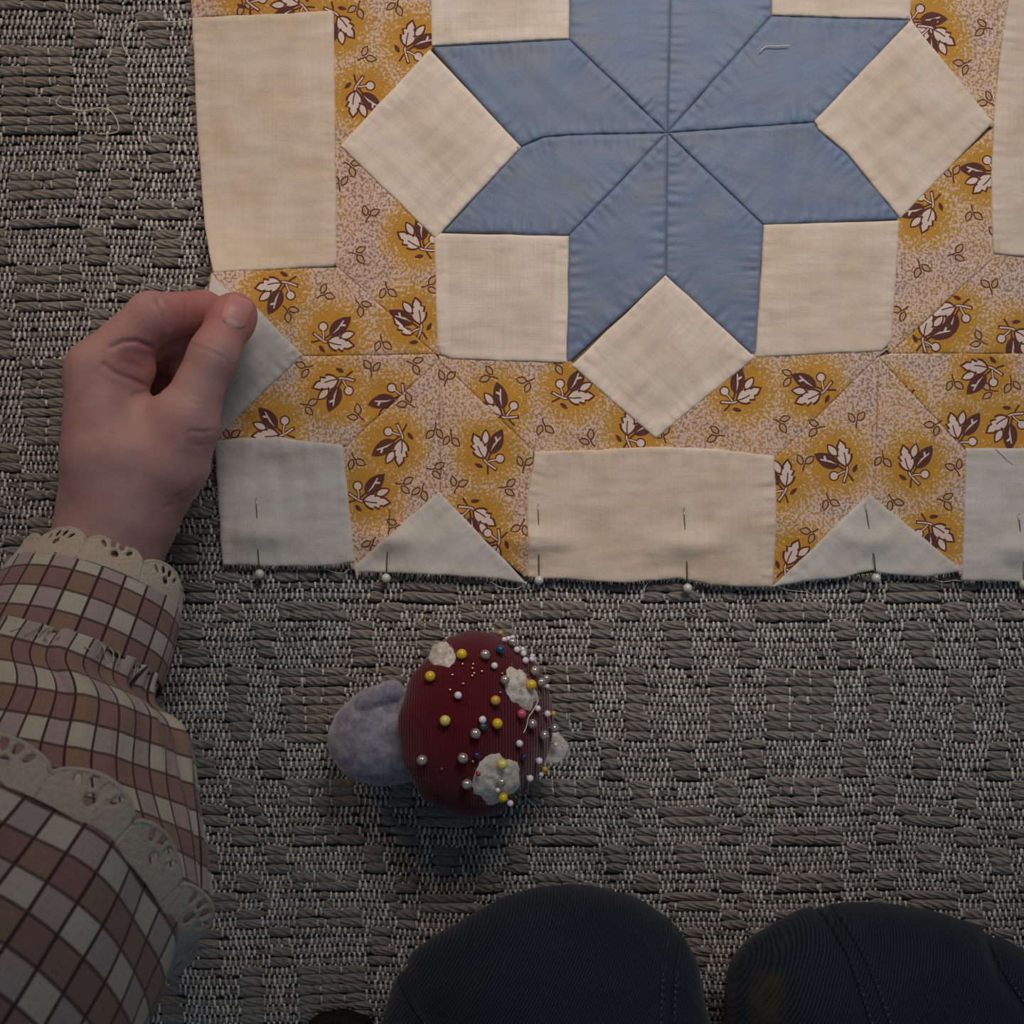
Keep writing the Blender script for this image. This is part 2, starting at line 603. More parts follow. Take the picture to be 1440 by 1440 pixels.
def row_type(y):
    y = (y - 68) % PER
    for k, ln in SEQ:
        if y < ln:
            return k
        y -= ln
    return 'B'


def float_at(xpat, kind):
    """True where the thick weft floats over the warp"""
    d = np.abs((xpat - 440 + 170.5) % 341 - 170.5)
    if kind == 'A':
        tie = np.abs(d - 15.6) < WP * 0.5
        return ((d < 47) | ((d > 98) & (d < 127))) & ~tie
    if kind == 'B':
        return ((d > 57) & (d < 84)) | (d > 153)
    return ((d > 84) & (d < 100)) | (d > 133) | (d < 4)


def rug_warp(x, y):
    """hand-woven wobble: pattern place -> place on the rug (photo pixels)"""
    return (x + 0.06 * (y - 940) + 7 * noise2(x / 160, y / 120, 1) + 2.2 * noise2(x / 30, y / 40, 2),
            y + 8 * noise2(x / 190, y / 170, 3) + 2.0 * noise2(x / 45, y / 30, 4))


def under_quilt(x, y):
    return (y < 765) & (x > 345)


rows = np.arange(R0, R1, RP)
wx_ = np.arange(R0 - 110, R1 + 60, WP)
sect = np.radians(np.array([-8, 25, 60, 90, 120, 155, 188]))
arch = []
for j, y0 in enumerate(rows):
    kd = row_type(y0)
    jit = RNG.uniform(-1.0, 1.0)
    sh = RNG.uniform(-1.6, 1.6) * WP
    fl_ = float_at(wx_ + 2.2 * WP * noise2(wx_ / 70, np.full_like(wx_, j * 0.55), 8) + (0 if kd == 'A' else sh * 0.6), kd)
    drop = noise2(wx_ / 26, np.full_like(wx_, j * 1.3), 10) > 0.36
    fl_ = fl_ & ~drop
    fat = RNG.uniform(-0.6, 1.0)
    # skip some floats at random for an uneven hand-woven look
    f = fl_.astype(float)
    f = np.convolve(f, [0.2, 0.6, 0.2], 'same')
    # thick weft
    X, Y = rug_warp(wx_, np.full_like(wx_, y0 + jit))
    keep = ~under_quilt(X, Y) & (X > R0) & (X < R1)
    if keep.sum() > 4:
        idx = np.where(keep)[0]
        x_, y_, ff = X[idx], Y[idx], f[idx]
        nn = noise2(wx_[idx] / 14, np.full(len(idx), j * 3.1), 5)
        rad_y = 4.2 + (2.9 + fat) * ff + 1.1 * nn
        rad_z = (0.9 + 0.75 * ff + 0.2 * nn) * 0.001
        cz = (-2.35 + 1.05 * ff + 0.25 * noise2(wx_[idx] / 30, np.full(len(idx), j * 1.7), 6)) * 0.001
        yy = y_[:, None] - rad_y[:, None] * np.cos(sect)[None]
        zz = cz[:, None] + rad_z[:, None] * np.sin(sect)[None]
        xx = np.repeat(x_[:, None], len(sect), 1)
        vv = PN(np.stack([xx.ravel(), yy.ravel()], 1), zz.ravel())
        uvw = np.stack([np.repeat(wx_[idx] + j * 37.7, len(sect)), np.tile(sect, len(idx)), np.zeros(vv.shape[0])], 1)
        tn = np.repeat(np.clip(0.5 + 0.7 * noise2(wx_[idx] / 60, np.full(len(idx), j * 0.9), 7) + RNG.uniform(-0.2, 0.2), 0, 1), len(sect))
        fc = grid_faces(len(sect), len(idx))
        brk = np.where(np.diff(idx) > 1)[0]
        if len(brk):
            vrow = fc[:, 0] // len(sect)
            fc = fc[~np.isin(vrow, brk)]
        mesh_obj('weft_yarn', vv, fc[:, ::-1].copy(), M_YARN, rug, attrs={'yarn': uvw, 'tone': tn})
    # warp ends that lie on top: even ends over the thick weft, odd ones over the thin weft
    ii = np.arange(len(wx_))
    tie = np.zeros(len(wx_), bool)
    if kd == 'A':
        d = np.abs((wx_ - 440 + 170.5) % 341 - 170.5)
        tie = np.abs(d - 15.6) < WP * 0.5
    thick = (~fl_) & (((ii + (j // 1)) % 2 == 0) | tie)
    nofl = f < 0.25
    thin = nofl & ((ii + j) % 2 == 1)
    for sel, yo, ln, hh in ((thick, 0.0, 10.6, 0.95), (thin, RP / 2, 6.2, 0.80)):
        s = np.where(sel)[0]
        if len(s) == 0:
            continue
        X, Y = rug_warp(wx_[s] + RNG.uniform(-0.4, 0.4, len(s)), np.full(len(s), y0 + yo + jit) + RNG.uniform(-0.7, 0.7, len(s)))
        ok = ~under_quilt(X, Y) & (X > R0) & (X < R1) & (RNG.random(len(s)) > 0.05)
        s, X, Y = s[ok], X[ok], Y[ok]
        hi = hh * RNG.uniform(0.75, 1.15, len(s))
        arch.append(np.stack([X, Y, ln * RNG.uniform(0.85, 1.15, len(s)), hi, RNG.uniform(0, 1, len(s)), np.where(tie[s], 1.0, 0.0)], 1))
arch = np.concatenate(arch)
tt = np.array([-1, -0.62, 0, 0.62, 1.0])
sa = np.radians(np.array([0, 60, 120, 180]))
wdt = RNG.uniform(1.55, 2.25, len(arch))[:, None, None]
n_ = len(arch)
prof = np.sqrt(np.clip(1 - (np.abs(tt) * 0.96) ** 2.2, 0, 1))
lean = 0.22 * noise2(arch[:, 0] / 60, arch[:, 1] / 60, 9) + RNG.uniform(-0.09, 0.09, n_)
ax = arch[:, 0][:, None, None] + wdt * (0.55 + 0.45 * prof)[None, :, None] * np.cos(sa)[None, None] + (lean[:, None] * arch[:, 2][:, None] * tt[None] * 0.5)[:, :, None]
ay = arch[:, 1][:, None, None] + (tt[None] * arch[:, 2][:, None] / 2)[:, :, None] + 0 * ax
azc = -1.9 + (1.25 * arch[:, 3][:, None] * prof[None])
az = (azc[:, :, None] + 0.55 * np.sin(sa)[None, None]) * 0.001 + 0 * ax
vv = PN(np.stack([ax.ravel(), ay.ravel()], 1), az.ravel())
one = grid_faces(4, 5)
fc = (one[None] + (np.arange(n_) * 20)[:, None, None]).reshape(-1, 4)
tone = np.repeat(np.clip(arch[:, 4] * 0.8 + 0.2 * arch[:, 3], 0, 1), 20)
wt = mesh_obj('warp_threads', vv, fc, M_WARP, rug, attrs={'tone': tone})
wt['kind'] = 'stuff'

# ------------------------------------------------------------------ quilt
QZ = 0.0012
PINS = [((365, 807), (360, 699)), ((543, 813), (549, 706)), ((758, 816), (757, 708)), ((967, 827), (962, 714)), ((1232, 813), (1217, 707)), ((1440, 822), (1433, 722))]


def drape(x, y):
    """height in metres of the quilt cloth at a place given in photo pixels"""
    x = np.asarray(x, float)
    y = np.asarray(y, float)
    dx = np.maximum(x - 300, 0)
    z = 0.026 * np.exp(-(dx / 92) ** 2) * np.exp(-((y - 450) / 92) ** 2)
    z = z + 0.0011 * (noise2(x / 130, y / 130, 11) + 0.5) + 0.0005 * noise2(x / 45, y / 45, 12)
    # the raw lower hem waves a little
    low = sstep(640, 800, y)
    z = z + low * 0.0012 * (noise2(x / 60, y / 90, 13) + 0.4)
    for (hx, hy), (tx, ty) in PINS:
        cx, cy = hx * 0.46 + tx * 0.54, ty + 52
        z = z + 0.0026 * np.exp(-((x - cx) / 42) ** 2 - ((y - cy) / 17) ** 2)
        z = z - 0.0006 * np.exp(-((x - cx) / 30) ** 2 - ((y - cy - 40) / 14) ** 2)
    # soft fold over the bottom left square
    z = z + 0.0022 * np.exp(-((x - 400) / 70) ** 2 - ((y - 625) / 22) ** 2)
    z = z + 0.0010 * np.exp(-(((x - 440) + (y - 650)) / 26) ** 2) * np.exp(-((x - 440) / 60) ** 2) * low
    return np.maximum(z, 0) + QZ


def poly_dist(pts, poly):
    """distance to the outline, arc position of the nearest outline point"""
    a = poly
    b = np.roll(poly, -1, 0)
    ab = b - a
    L = np.linalg.norm(ab, axis=1)
    s0 = np.concatenate([[0], np.cumsum(L)[:-1]])
    best = np.full(len(pts), 1e9)
    arc = np.zeros(len(pts))
    for i in range(len(a)):
        t_ = np.clip(((pts - a[i]) @ ab[i]) / (L[i] ** 2 + 1e-12), 0, 1)
        d_ = np.linalg.norm(pts - (a[i] + t_[:, None] * ab[i]), axis=1)
        m_ = d_ < best
        best[m_] = d_[m_]
        arc[m_] = s0[i] + t_[m_] * L[i]
    return best, arc


def inside(pts, poly):
    x, y = pts[:, 0], pts[:, 1]
    r = np.zeros(len(pts), bool)
    j = len(poly) - 1
    for i in range(len(poly)):
        xi, yi = poly[i]
        xj, yj = poly[j]
        c_ = ((yi > y) != (yj > y)) & (x < (xj - xi) * (y - yi) / (yj - yi + 1e-12) + xi)
        r ^= c_
        j = i
    return r


def ccw(p):
    p = np.asarray(p, float)
    return p[::-1] if (p[:, 0] * np.roll(p[:, 1], -1) - np.roll(p[:, 0], -1) * p[:, 1]).sum() < 0 else p


def densify(poly, step, wob=0.5, seed=0):
    poly = np.asarray(poly, float)
    out = []
    n = len(poly)
    for i in range(n):
        a, b = poly[i], poly[(i + 1) % n]
        L = np.linalg.norm(b - a)
        k = max(1, int(round(L / step)))
        nrm = np.array([-(b - a)[1], (b - a)[0]]) / (L + 1e-9)
        for q in range(k):
            t_ = q / k
            w_ = wob * math.sin(math.pi * t_) * 2 * float(noise2(np.array([t_ * L / 40.0]), np.array([i * 3.3]), seed))
            out.append(a + (b - a) * t_ + nrm * w_)
    return np.array(out)


quilt = empty('patchwork_quilt', 'unfinished patchwork quilt top with blue star, cream patches and mustard print', 'quilt', P(850, 400, 0.0))
QL = np.array(quilt.location)
_pseed = [20]


def patch(name, poly, mats, level=0.0, ang=0.0, step=3.2, pucker=1.0, motifs=None, halo_c=None, label=None, wrinkle=1.0, wob=0.7, fold=None, roll=1.0):
    _pseed[0] += 1
    sd = _pseed[0]
    poly = np.asarray(poly, float)
    if (poly[:, 0] * np.roll(poly[:, 1], -1) - np.roll(poly[:, 0], -1) * poly[:, 1]).sum() < 0:
        poly = poly[::-1]
    bd = densify(poly, step, wob, sd)
    nb = len(bd)
    tan = np.roll(bd, -1, 0) - np.roll(bd, 1, 0)
    nrm = np.stack([-tan[:, 1], tan[:, 0]], 1)
    nrm /= np.linalg.norm(nrm, axis=1)[:, None] + 1e-9
    rings = []
    for off in (1.3, 3.2):
        q = bd + nrm * off
        q = q[inside(q, bd)]
        dq, _ = poly_dist(q, bd)
        rings.append(q[dq > off * 0.9])
    lo, hi = bd.min(0), bd.max(0)
    gx, gy = np.meshgrid(np.arange(lo[0], hi[0], step), np.arange(lo[1], hi[1], step * 0.87))
    gx[1::2] += step / 2
    g = np.stack([gx.ravel(), gy.ravel()], 1)
    g = g[inside(g, bd)]
    dg, _ = poly_dist(g, bd)
    g = g[dg > 5.0]
    pts = [bd] + rings + [g]
    allp = np.concatenate(pts)
    faces = [list(range(nb))]
    fm = [0]
    if motifs:
        lo_, hi_ = lo, hi
        for mi, mp in motifs:
            if mp[:, 0].max() < lo_[0] or mp[:, 0].min() > hi_[0] or mp[:, 1].max() < lo_[1] or mp[:, 1].min() > hi_[1]:
                continue
            if not inside(mp, bd).any():
                continue
            k0 = len(allp)
            allp = np.concatenate([allp, mp])
            faces.append(list(range(k0, k0 + len(mp))))
            fm.append(mi)
    res = delaunay_2d_cdt([Vector(p) for p in allp], [], faces, 0, 1e-4, True)
    vo, fo, of = res[0], res[2], res[5]
    xy = np.array([(p.x, p.y) for p in vo])
    tri, mi = [], []
    for f_, o_ in zip(fo, of):
        if 0 not in o_:
            continue
        tri.append(f_)
        mi.append(fm[max(o_)])
    tri = np.array(tri)
    used = np.unique(tri)
    rem = np.full(len(xy), -1)
    rem[used] = np.arange(len(used))
    xy, tri = xy[used], rem[tri]
    e, arc = poly_dist(xy, bd)
    z = drape(xy[:, 0], xy[:, 1]) + level
    # seam roll and puckers
    z -= roll * 0.0008 * np.exp(-e / 1.1)
    z += 0.00012 * np.exp(-((e - 7) / 6) ** 2)
    z += pucker * 0.0011 * (1.05 - np.exp(-e / 4)) * np.exp(-e / 13) * noise2(arc / 9.0, e / 60, sd) * (0.4 + 1.2 * np.clip(noise2(arc / 60, np.zeros_like(arc), sd + 3) + 0.4, 0, 1))
    ca, sa_ = math.cos(ang), math.sin(ang)
    fx = xy[:, 0] * ca + xy[:, 1] * sa_
    fy = -xy[:, 0] * sa_ + xy[:, 1] * ca
    inn = 1 - np.exp(-e / 12)
    z += wrinkle * inn * 0.0010 * noise2(fx / 26, fy / 70, sd + 1)
    z += wrinkle * inn * 0.00036 * noise2(fx / 60, fy / 17, sd + 2)
    if fold is not None:
        z += fold(xy)
    z = np.maximum(z, 0.0003)
    top = PN(xy, z)
    # skirt: turned edge, about a millimetre deep
    ed = np.concatenate([tri[:, [0, 1]], tri[:, [1, 2]], tri[:, [2, 0]]])
    key = np.sort(ed, 1)
    _, inv, cnt = np.unique(key[:, 0].astype(np.int64) * (len(xy) + 1) + key[:, 1], return_inverse=True, return_counts=True)
    be = ed[cnt[inv] == 1]
    bv = np.unique(be)
    mp_ = np.full(len(xy), -1)
    mp_[bv] = len(xy) + np.arange(len(bv))
    low = top[bv].copy()
    low[:, 2] -= 0.0011
    V = np.concatenate([top, low])
    sk = np.concatenate([np.stack([be[:, 1], be[:, 0], mp_[be[:, 0]]], 1), np.stack([be[:, 1], mp_[be[:, 0]], mp_[be[:, 1]]], 1)])
    F = np.concatenate([tri, sk])
    # image y runs down: flip so that faces look up
    F = F[:, ::-1].copy()
    nv = V[F[0]]
    if np.cross(nv[1] - nv[0], nv[2] - nv[0])[2] < 0:
        F = F[:, ::-1].copy()
    fab = np.zeros((len(V), 3))
    fab[:len(xy), 0] = fx + sd * 131.0
    fab[:len(xy), 1] = fy + sd * 57.0
    fab[len(xy):] = fab[bv]
    att = {'fab': fab, 'edge': np.concatenate([e, np.zeros(len(bv))])}
    if halo_c is not None:
        hl = np.zeros(len(V))
        c_all = np.concatenate([xy, xy[bv]])
        for (hx, hy, hr) in halo_c:
            dd = np.sqrt(((c_all[:, 0] - hx) ** 2 + (c_all[:, 1] - hy) ** 2)) / hr
            hl = np.maximum(hl, 1 - sstep(0.4, 2.1, dd))
        att['halo'] = hl
    o = mesh_obj(name, V, F, mats, quilt, attrs=att, mat_index=np.concatenate([np.array(mi), np.zeros(len(sk), int)]), offset=QL)
    if label:
        o['label'] = label
    return o


# printed motifs -----------------------------------------------------------
def leaf(a, b, w, lobed=False, n=9, grow=0.0):
    """leaf outline from stalk a to tip b with half width w"""
    a, b = np.array(a, float), np.array(b, float)
    L = np.linalg.norm(b - a)
    u = (b - a) / L
    nr = np.array([-u[1], u[0]])
    if lobed:
        prof = [(0, .10), (.10, .55), (.24, .92), (.40, 1.05), (.42, .66), (.62, .98), (.66, .46), (.80, .52), (.90, .26), (1, 0)]
    else:
        prof = [(t_, math.sin(math.pi * t_ ** 0.85) ** 0.8) for t_ in np.linspace(0, 1, n)]
    left = [a + u * (L * t_ + (grow if t_ == 1 else (-grow if t_ == 0 else 0))) + nr * (w * k + (grow if 0 < t_ < 1 else 0)) for t_, k in prof]
    right = [a + u * (L * t_) - nr * (w * k + grow) for t_, k in prof[1:-1]][::-1]
    return np.array(left + right)


def ribbon(pts, w):
    pts = np.asarray(pts, float)
    tn = np.gradient(pts, axis=0)
    tn /= np.linalg.norm(tn, axis=1)[:, None]
    nr = np.stack([-tn[:, 1], tn[:, 0]], 1)
    return np.concatenate([pts + nr * w, (pts - nr * w)[::-1]])


def disc(c, r, n=12):
    a = np.arange(n) / n * 2 * np.pi
    return np.array(c) + r * np.stack([np.cos(a), np.sin(a)], 1)


# (material slot, polygon); slots: 1 outline brown, 2 pale pink, 3 dark plum, 4 tan
def motif_polys():
    m = []
    m.append((1, ribbon([(9, -16), (5, -8), (-2, 2), (-8, 7)], 1.3)))
    m.append((1, ribbon([(-5, -17), (-1, -8), (3, 2), (2, 10)], 2.7)))
    m.append((2, ribbon([(-4.5, -15), (-0.5, -7), (3, 2), (2, 12)], 1.1)))
    m.append((1, leaf((2, 6), (-2, 44), 10.5, True, grow=1.9)))
    m.append((2, leaf((2, 7.5), (-2, 42), 9.0, True, grow=0.0)))
    m.append((1, ribbon([(2, 8), (2.5, 16), (1.5, 26)], 0.9)))
    m.append((3, leaf((-8, 7), (-40, 29), 9.5, False, grow=0.8)))
    m.append((2, np.array([(-10, 10), (-19, 17), (-24, 18.5), (-25.5, 25), (-28, 25), (-27.5, 20), (-33, 21.5), (-33, 19.8), (-25, 16.8), (-18, 14)])))
    m.append((1, leaf((-9, 22), (-20, 40), 5.6, False, grow=1.2)))
    m.append((2, leaf((-9.6, 23.5), (-19.2, 38.5), 4.2, False)))
    m.append((1, disc((-17, -5), 7.4)))
    m.append((1, ribbon([(-11, -4), (-5, -1), (1, 0)], 2.3)))
    m.append((2, disc((-17, -5), 5.4)))
    m.append((2, ribbon([(-13, -4.4), (-5, -1.2), (0, -0.4)], 0.9)))
    m.append((3, leaf((10, -4), (18, 7), 3.0, False)))
    return m


def sprig_polys():
    m = []
    m.append((1, ribbon([(0, 15), (1, 8), (4, 1)], 1.15)))
    m.append((1, leaf((4, 2), (18, -9), 5.2, False, grow=1.1)))
    m.append((4, leaf((5.2, 1), (16.8, -8.2), 3.9, False)))
    m.append((1, leaf((-1, 4), (-8, -12), 4.6, False, grow=1.1)))
    m.append((4, leaf((-1.6, 2.6), (-7.5, -10.6), 3.4, False)))
    return m


def place(polys, c, ang, mir=False, sc=1.0):
    a = math.radians(ang)
    R_ = np.array([[math.cos(a), -math.sin(a)], [math.sin(a), math.cos(a)]])
    out = []
    for k, p in polys:
        q = p * sc
        if mir:
            q = q * np.array([-1, 1])
        out.append((k, ccw(q @ R_.T + np.array(c))))
    return out


# big motifs: junction, turn in degrees (0 = big leaf points down the picture), mirrored
MOTIFS = [
    ((563, 612), 0, 0, 'SW2'), ((597, 349), 118, 0, 'W1'), ((455, 477), -75, 1, 'W2'), ((482, 534), 78, 1, 'SW1'), ((686, 649), 150, 0, 'S1'),
    ((712, 585), 110, 0, 'S2'), ((792, 557), -88, 1, 'S2'), ((884, 618), 180, 0, 'S2'), ((565, 556), 20, 0, 'SW1'), ((1030, 564), -112, 1, 'S2'),
    ((1158, 548), 62, 0, 'S2'), ((1350, 432), 78, 1, 'E2'), ((1421, 464), -60, 0, 'E2'), ((1272, 560), 20, 0, 'SE1'), ((1350, 622), 160, 0, 'SE1'),
    ((1424, 585), 60, 1, 'SE1'), ((1189, 662), 172, 1, 'S3'), ((1283, 668), 160, 0, 'SE2'), ((398, 609), 82, 0, 'SW1'), ((505, 701), -80, 1, 'SW2'),
    ((660, 716), -60, 0, 'S1'), ((1305, 738), -60, 0, 'SE2'), ((1102, 690), 190, 1, 'S3'), ((572, 72), 188, 0, 'NW1'), ((503, 122), 12, 1, 'NW1'),
    ((470, 20), -42, 0, 'NW1'), ((1283, 26), -35, 1, 'NE1'), ((1306, 40), -60, 0, 'NE1'), ((1310, 286), 15, 0, 'E1'), ((1398, 240), 40, 0, 'E1'),
    ((402, 399), 84, 1, 'W2'), ((352, 3), 150, 0, 'NW1'), ((590, 462), 175, 1, 'W1'), ((1106, 800), 200, 0, 'S3'), ((590, 470), 120, 0, 'W2'),
    ((425, 10), 120, 1, 'NW1'), ((1300, 480), 190, 0, 'E2'), ((1395, 520), 100, 1, 'SE1'), ((700, 760), 20, 0, 'S1'), ((1240, 770), 60, 0, 'SE2'),
]
# small sprigs: place, direction of the stalk end (degrees, 0 right, 90 down)
SPRIGS = [
    (504, 355, 180), (542, 409, 270), (510, 429, 215), (605, 404, 180), (455, 411, 140), (535, 483, 270), (584, 510, 190), (525, 518, 105), (625, 531, 90),
    (689, 526, 30), (742, 540, 320), (574, 564, 45), (501, 585, 30), (763, 601, 270), (827, 620, 40), (632, 617, 280), (614, 607, 265), (497, 649, 260),
    (735, 652, 90), (612, 663, 200), (785, 510, 190), (1346, 359, 180), (1297, 376, 240), (1395, 402, 90), (1269, 440, 315), (1301, 479, 190), (1376, 481, 15),
    (1339, 539, 270), (1391, 552, 350), (1110, 528, 0), (1100, 592, 190), (1147, 599, 5), (1202, 590, 80), (1007, 609, 20), (1129, 650, 90), (1239, 646, 280),
    (1316, 601, 310), (1346, 657, 75), (930, 612, 60), (568, 684, 200), (641, 681, 100), (714, 688, 190), (735, 742, 280), (554, 738, 0), (322, 613, 90),
    (1164, 706, 260), (1330, 702, 180), (1254, 707, 250), (1141, 752, 320), (555, 8, 300), (513, 77, 140), (480, 257, 100), (517, 300, 100), (1383, 37, 15),
    (1357, 93, 315), (1390, 140, 45), (1337, 245, 70), (1366, 301, 270), (408, 437, 215), (433, 573, 205), (345, 8, 240), (500, 12, 300), (496, 232, 200),
    (1405, 330, 100), (1425, 540, 250), (1408, 655, 330), (660, 745, 30), (520, 765, 310), (1290, 765, 200), (590, 690, 300), (430, 520, 330),
]
MP = motif_polys()
SP = sprig_polys()
ALL_M = []
for c_, a_, mir_, pid in MOTIFS:
    ALL_M.append((pid, c_, place(MP, c_, a_, bool(mir_))))
ALL_S = [place(SP, (x_, y_), d_ - 90, bool(i_ % 2), 0.88) for i_, (x_, y_, d_) in enumerate(SPRIGS)]

PRINT = {
    'NW1': [(262, -70), (612, -70), (612, 60), (606, 72), (478, 212), (466, 200), (460, 22), (300, 22), (271, 27)],
    'W1': [(466, 200), (480, 202), (612, 332), (622, 338), (622, 500), (612, 498), (475, 376), (466, 370)],
    'W2': [(298, 374), (475, 376), (612, 498), (428, 501), (420, 500), (300, 392)],
    'SW1': [(428, 501), (612, 498), (617, 507), (487, 627), (300, 628), (300, 612), (420, 496)],
    'SW2': [(617, 507), (620, 700), (610, 704), (500, 802), (493, 800), (480, 632), (487, 627)],
    'S1': [(617, 507), (750, 634), (748, 806), (738, 812), (618, 702), (620, 690)],
    'S2': [(617, 507), (617, 500), (800, 506), (925, 605), (1060, 495), (1250, 490), (1235, 502), (1092, 642), (750, 640), (750, 634)],
    'S3': [(1235, 502), (1230, 696), (1222, 703), (1090, 824), (1085, 815), (1088, 640), (1092, 642)],
    'E1': [(1262, 300), (1400, 176), (1402, 366), (1394, 366), (1252, 497), (1247, 490)],
    'E2': [(1252, 497), (1394, 366), (1404, 350), (1480, 352), (1480, 497)],
    'NE1': [(1276, -70), (1440, -70), (1419, 0), (1402, 100), (1404, 172), (1394, 180), (1276, 34)],
    'SE1': [(1252, 497), (1480, 497), (1480, 638), (1360, 636), (1352, 628), (1235, 502)],
    'SE2': [(1235, 502), (1352, 628), (1362, 640), (1362, 812), (1350, 808), (1222, 703), (1230, 690)],
}
for k_, pg in PRINT.items():
    ms = []
    for sp in ALL_S:
        ms += sp
    hc = []
    for pid, c_, pl in ALL_M:
        if pid == k_:
            ms += pl
            big = np.concatenate([q for _, q in pl])
            ctr = (big.min(0) + big.max(0)) / 2
            hc.append((ctr[0], ctr[1], 31.0))
    if k_ == 'NE1':
        pass
    patch('print_patch', pg, [M_GROUND, M_P_LINE, M_P_PALE, M_P_DARK, M_P_TAN], 0.0, 0.0, 3.6, 0.8, ms, hc or [(-999, -999, 1)], wrinkle=0.6, roll=0.55)

# whites -------------------------------------------------------------------
A45 = math.radians(45)
LV = 0.00075
patch('square_patch', [(478, 205), (604, 69), (733, 207), (612, 336)], M_WHITE, LV, A45)
patch('square_patch', [(602, -140), (802, -140), (800, 55), (607, 65)], M_WHITE, LV)
patch('square_patch', [(1085, 22), (1085, -140), (1290, -140), (1280, 27)], M_CREAM, LV)
patch('square_patch', [(1281, 28), (1397, 172), (1266, 308), (1190, 215), (1150, 182), (1145, 170)], M_CREAM, LV, A45)
patch('square_patch', [(610, 334), (618, 328), (800, 332), (797, 511), (635, 505), (620, 499), (615, 488)], M_WHITE, LV)
patch('square_patch', [(1074, 316), (1265, 310), (1254, 480), (1240, 494), (1062, 503)], M_CREAM, LV)
patch('square_patch', [(936, 387), (1062, 503), (922, 617), (803, 514)], M_WHITE, LV, A45)
patch('rectangle_patch', [(270, 25), (466, 15), (470, 20), (474, 368), (468, 375), (300, 383), (288, 320), (277, 180)], M_CREAM, LV, wob=1.0)
patch('rectangle_patch', [(1419, -10), (1480, -10), (1480, 366), (1396, 357), (1393, 250), (1398, 150), (1408, 60)], M_CREAM, LV)
patch('square_patch', [(301, 619), (392, 614), (482, 626), (492, 720), (500, 791), (440, 797), (313, 795), (306, 700)], M_GREYWHITE, LV, wob=1.5)
patch('rectangle_patch', [(752, 635), (920, 628), (1010, 631), (1089, 641), (1093, 740), (1087, 826), (1000, 823), (955, 813), (880, 820), (742, 812), (741, 700)], M_CREAM, LV, wob=1.0, pucker=1.5)
patch('rectangle_patch', [(1358, 630), (1480, 630), (1480, 819), (1352, 817)], M_GREYWHITE, LV)
patch('triangle_patch', [(617, 691), (742, 822), (700, 814), (600, 808), (505, 805), (502, 817), (497, 797)], M_GREYWHITE, LV, A45, wob=1.0)
patch('triangle_patch', [(1222, 694), (1357, 803), (1300, 812), (1240, 806), (1228, 802), (1190, 812), (1130, 818), (1085, 826)], M_GREYWHITE, LV, A45, wob=1.0)
patch('triangle_patch', [(297, 383), (312, 402), (360, 432), (426, 499), (304, 617), (303, 560), (296, 500), (290, 455), (286, 438), (293, 410)], M_GREYWHITE, LV, A45, wob=1.2)

# blue star ----------------------------------------------------------------
CT = (938, 187)
LB = 0.00028
BL = [
    ([CT, (800, 55), (606, 66), (733, 206), (765, 193), (800, 190)], -A45),
    ([CT, (800, 190), (765, 193), (733, 207), (624, 326), (800, 331)], A45 * 0.5),
    ([CT, (800, 331), (797, 512), (936, 387)], -A45 * 0.6),
    ([CT, (936, 387), (1062, 502), (1073, 316)], 0.0),
    ([CT, (1073, 316), (1266, 308), (1190, 215), (1150, 182), (1145, 172)], 0.3),
    ([CT, (1145, 172), (1280, 28), (1085, 22)], -0.3),
    ([CT, (1085, 22), (1087, -165), (943, -16)], 0.1),
    ([CT, (943, -16), (802, -150), (800, 55)], -0.2),
]
for pg, a_ in BL:
    patch('diamond_patch', pg, M_BLUE, LB, a_, pucker=1.5, wrinkle=0.38)

# cloth behind the seams, a little inside the outline
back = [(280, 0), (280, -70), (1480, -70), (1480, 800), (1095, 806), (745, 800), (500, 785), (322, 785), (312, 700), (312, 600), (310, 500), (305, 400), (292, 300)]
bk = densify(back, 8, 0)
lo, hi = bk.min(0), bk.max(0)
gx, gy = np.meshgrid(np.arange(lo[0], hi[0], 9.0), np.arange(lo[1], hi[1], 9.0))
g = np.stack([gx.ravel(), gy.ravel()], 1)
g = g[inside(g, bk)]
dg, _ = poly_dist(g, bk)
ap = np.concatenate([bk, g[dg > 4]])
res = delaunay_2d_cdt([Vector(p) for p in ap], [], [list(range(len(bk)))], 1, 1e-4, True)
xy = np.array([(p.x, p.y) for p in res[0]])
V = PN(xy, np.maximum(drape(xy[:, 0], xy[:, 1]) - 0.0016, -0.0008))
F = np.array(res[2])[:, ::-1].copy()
mesh_obj('seam_allowance', V, F, M_BACK, quilt, attrs={'fab': np.concatenate([xy, np.zeros((len(xy), 1))], 1), 'edge': np.full(len(xy), 99.0)}, offset=QL)

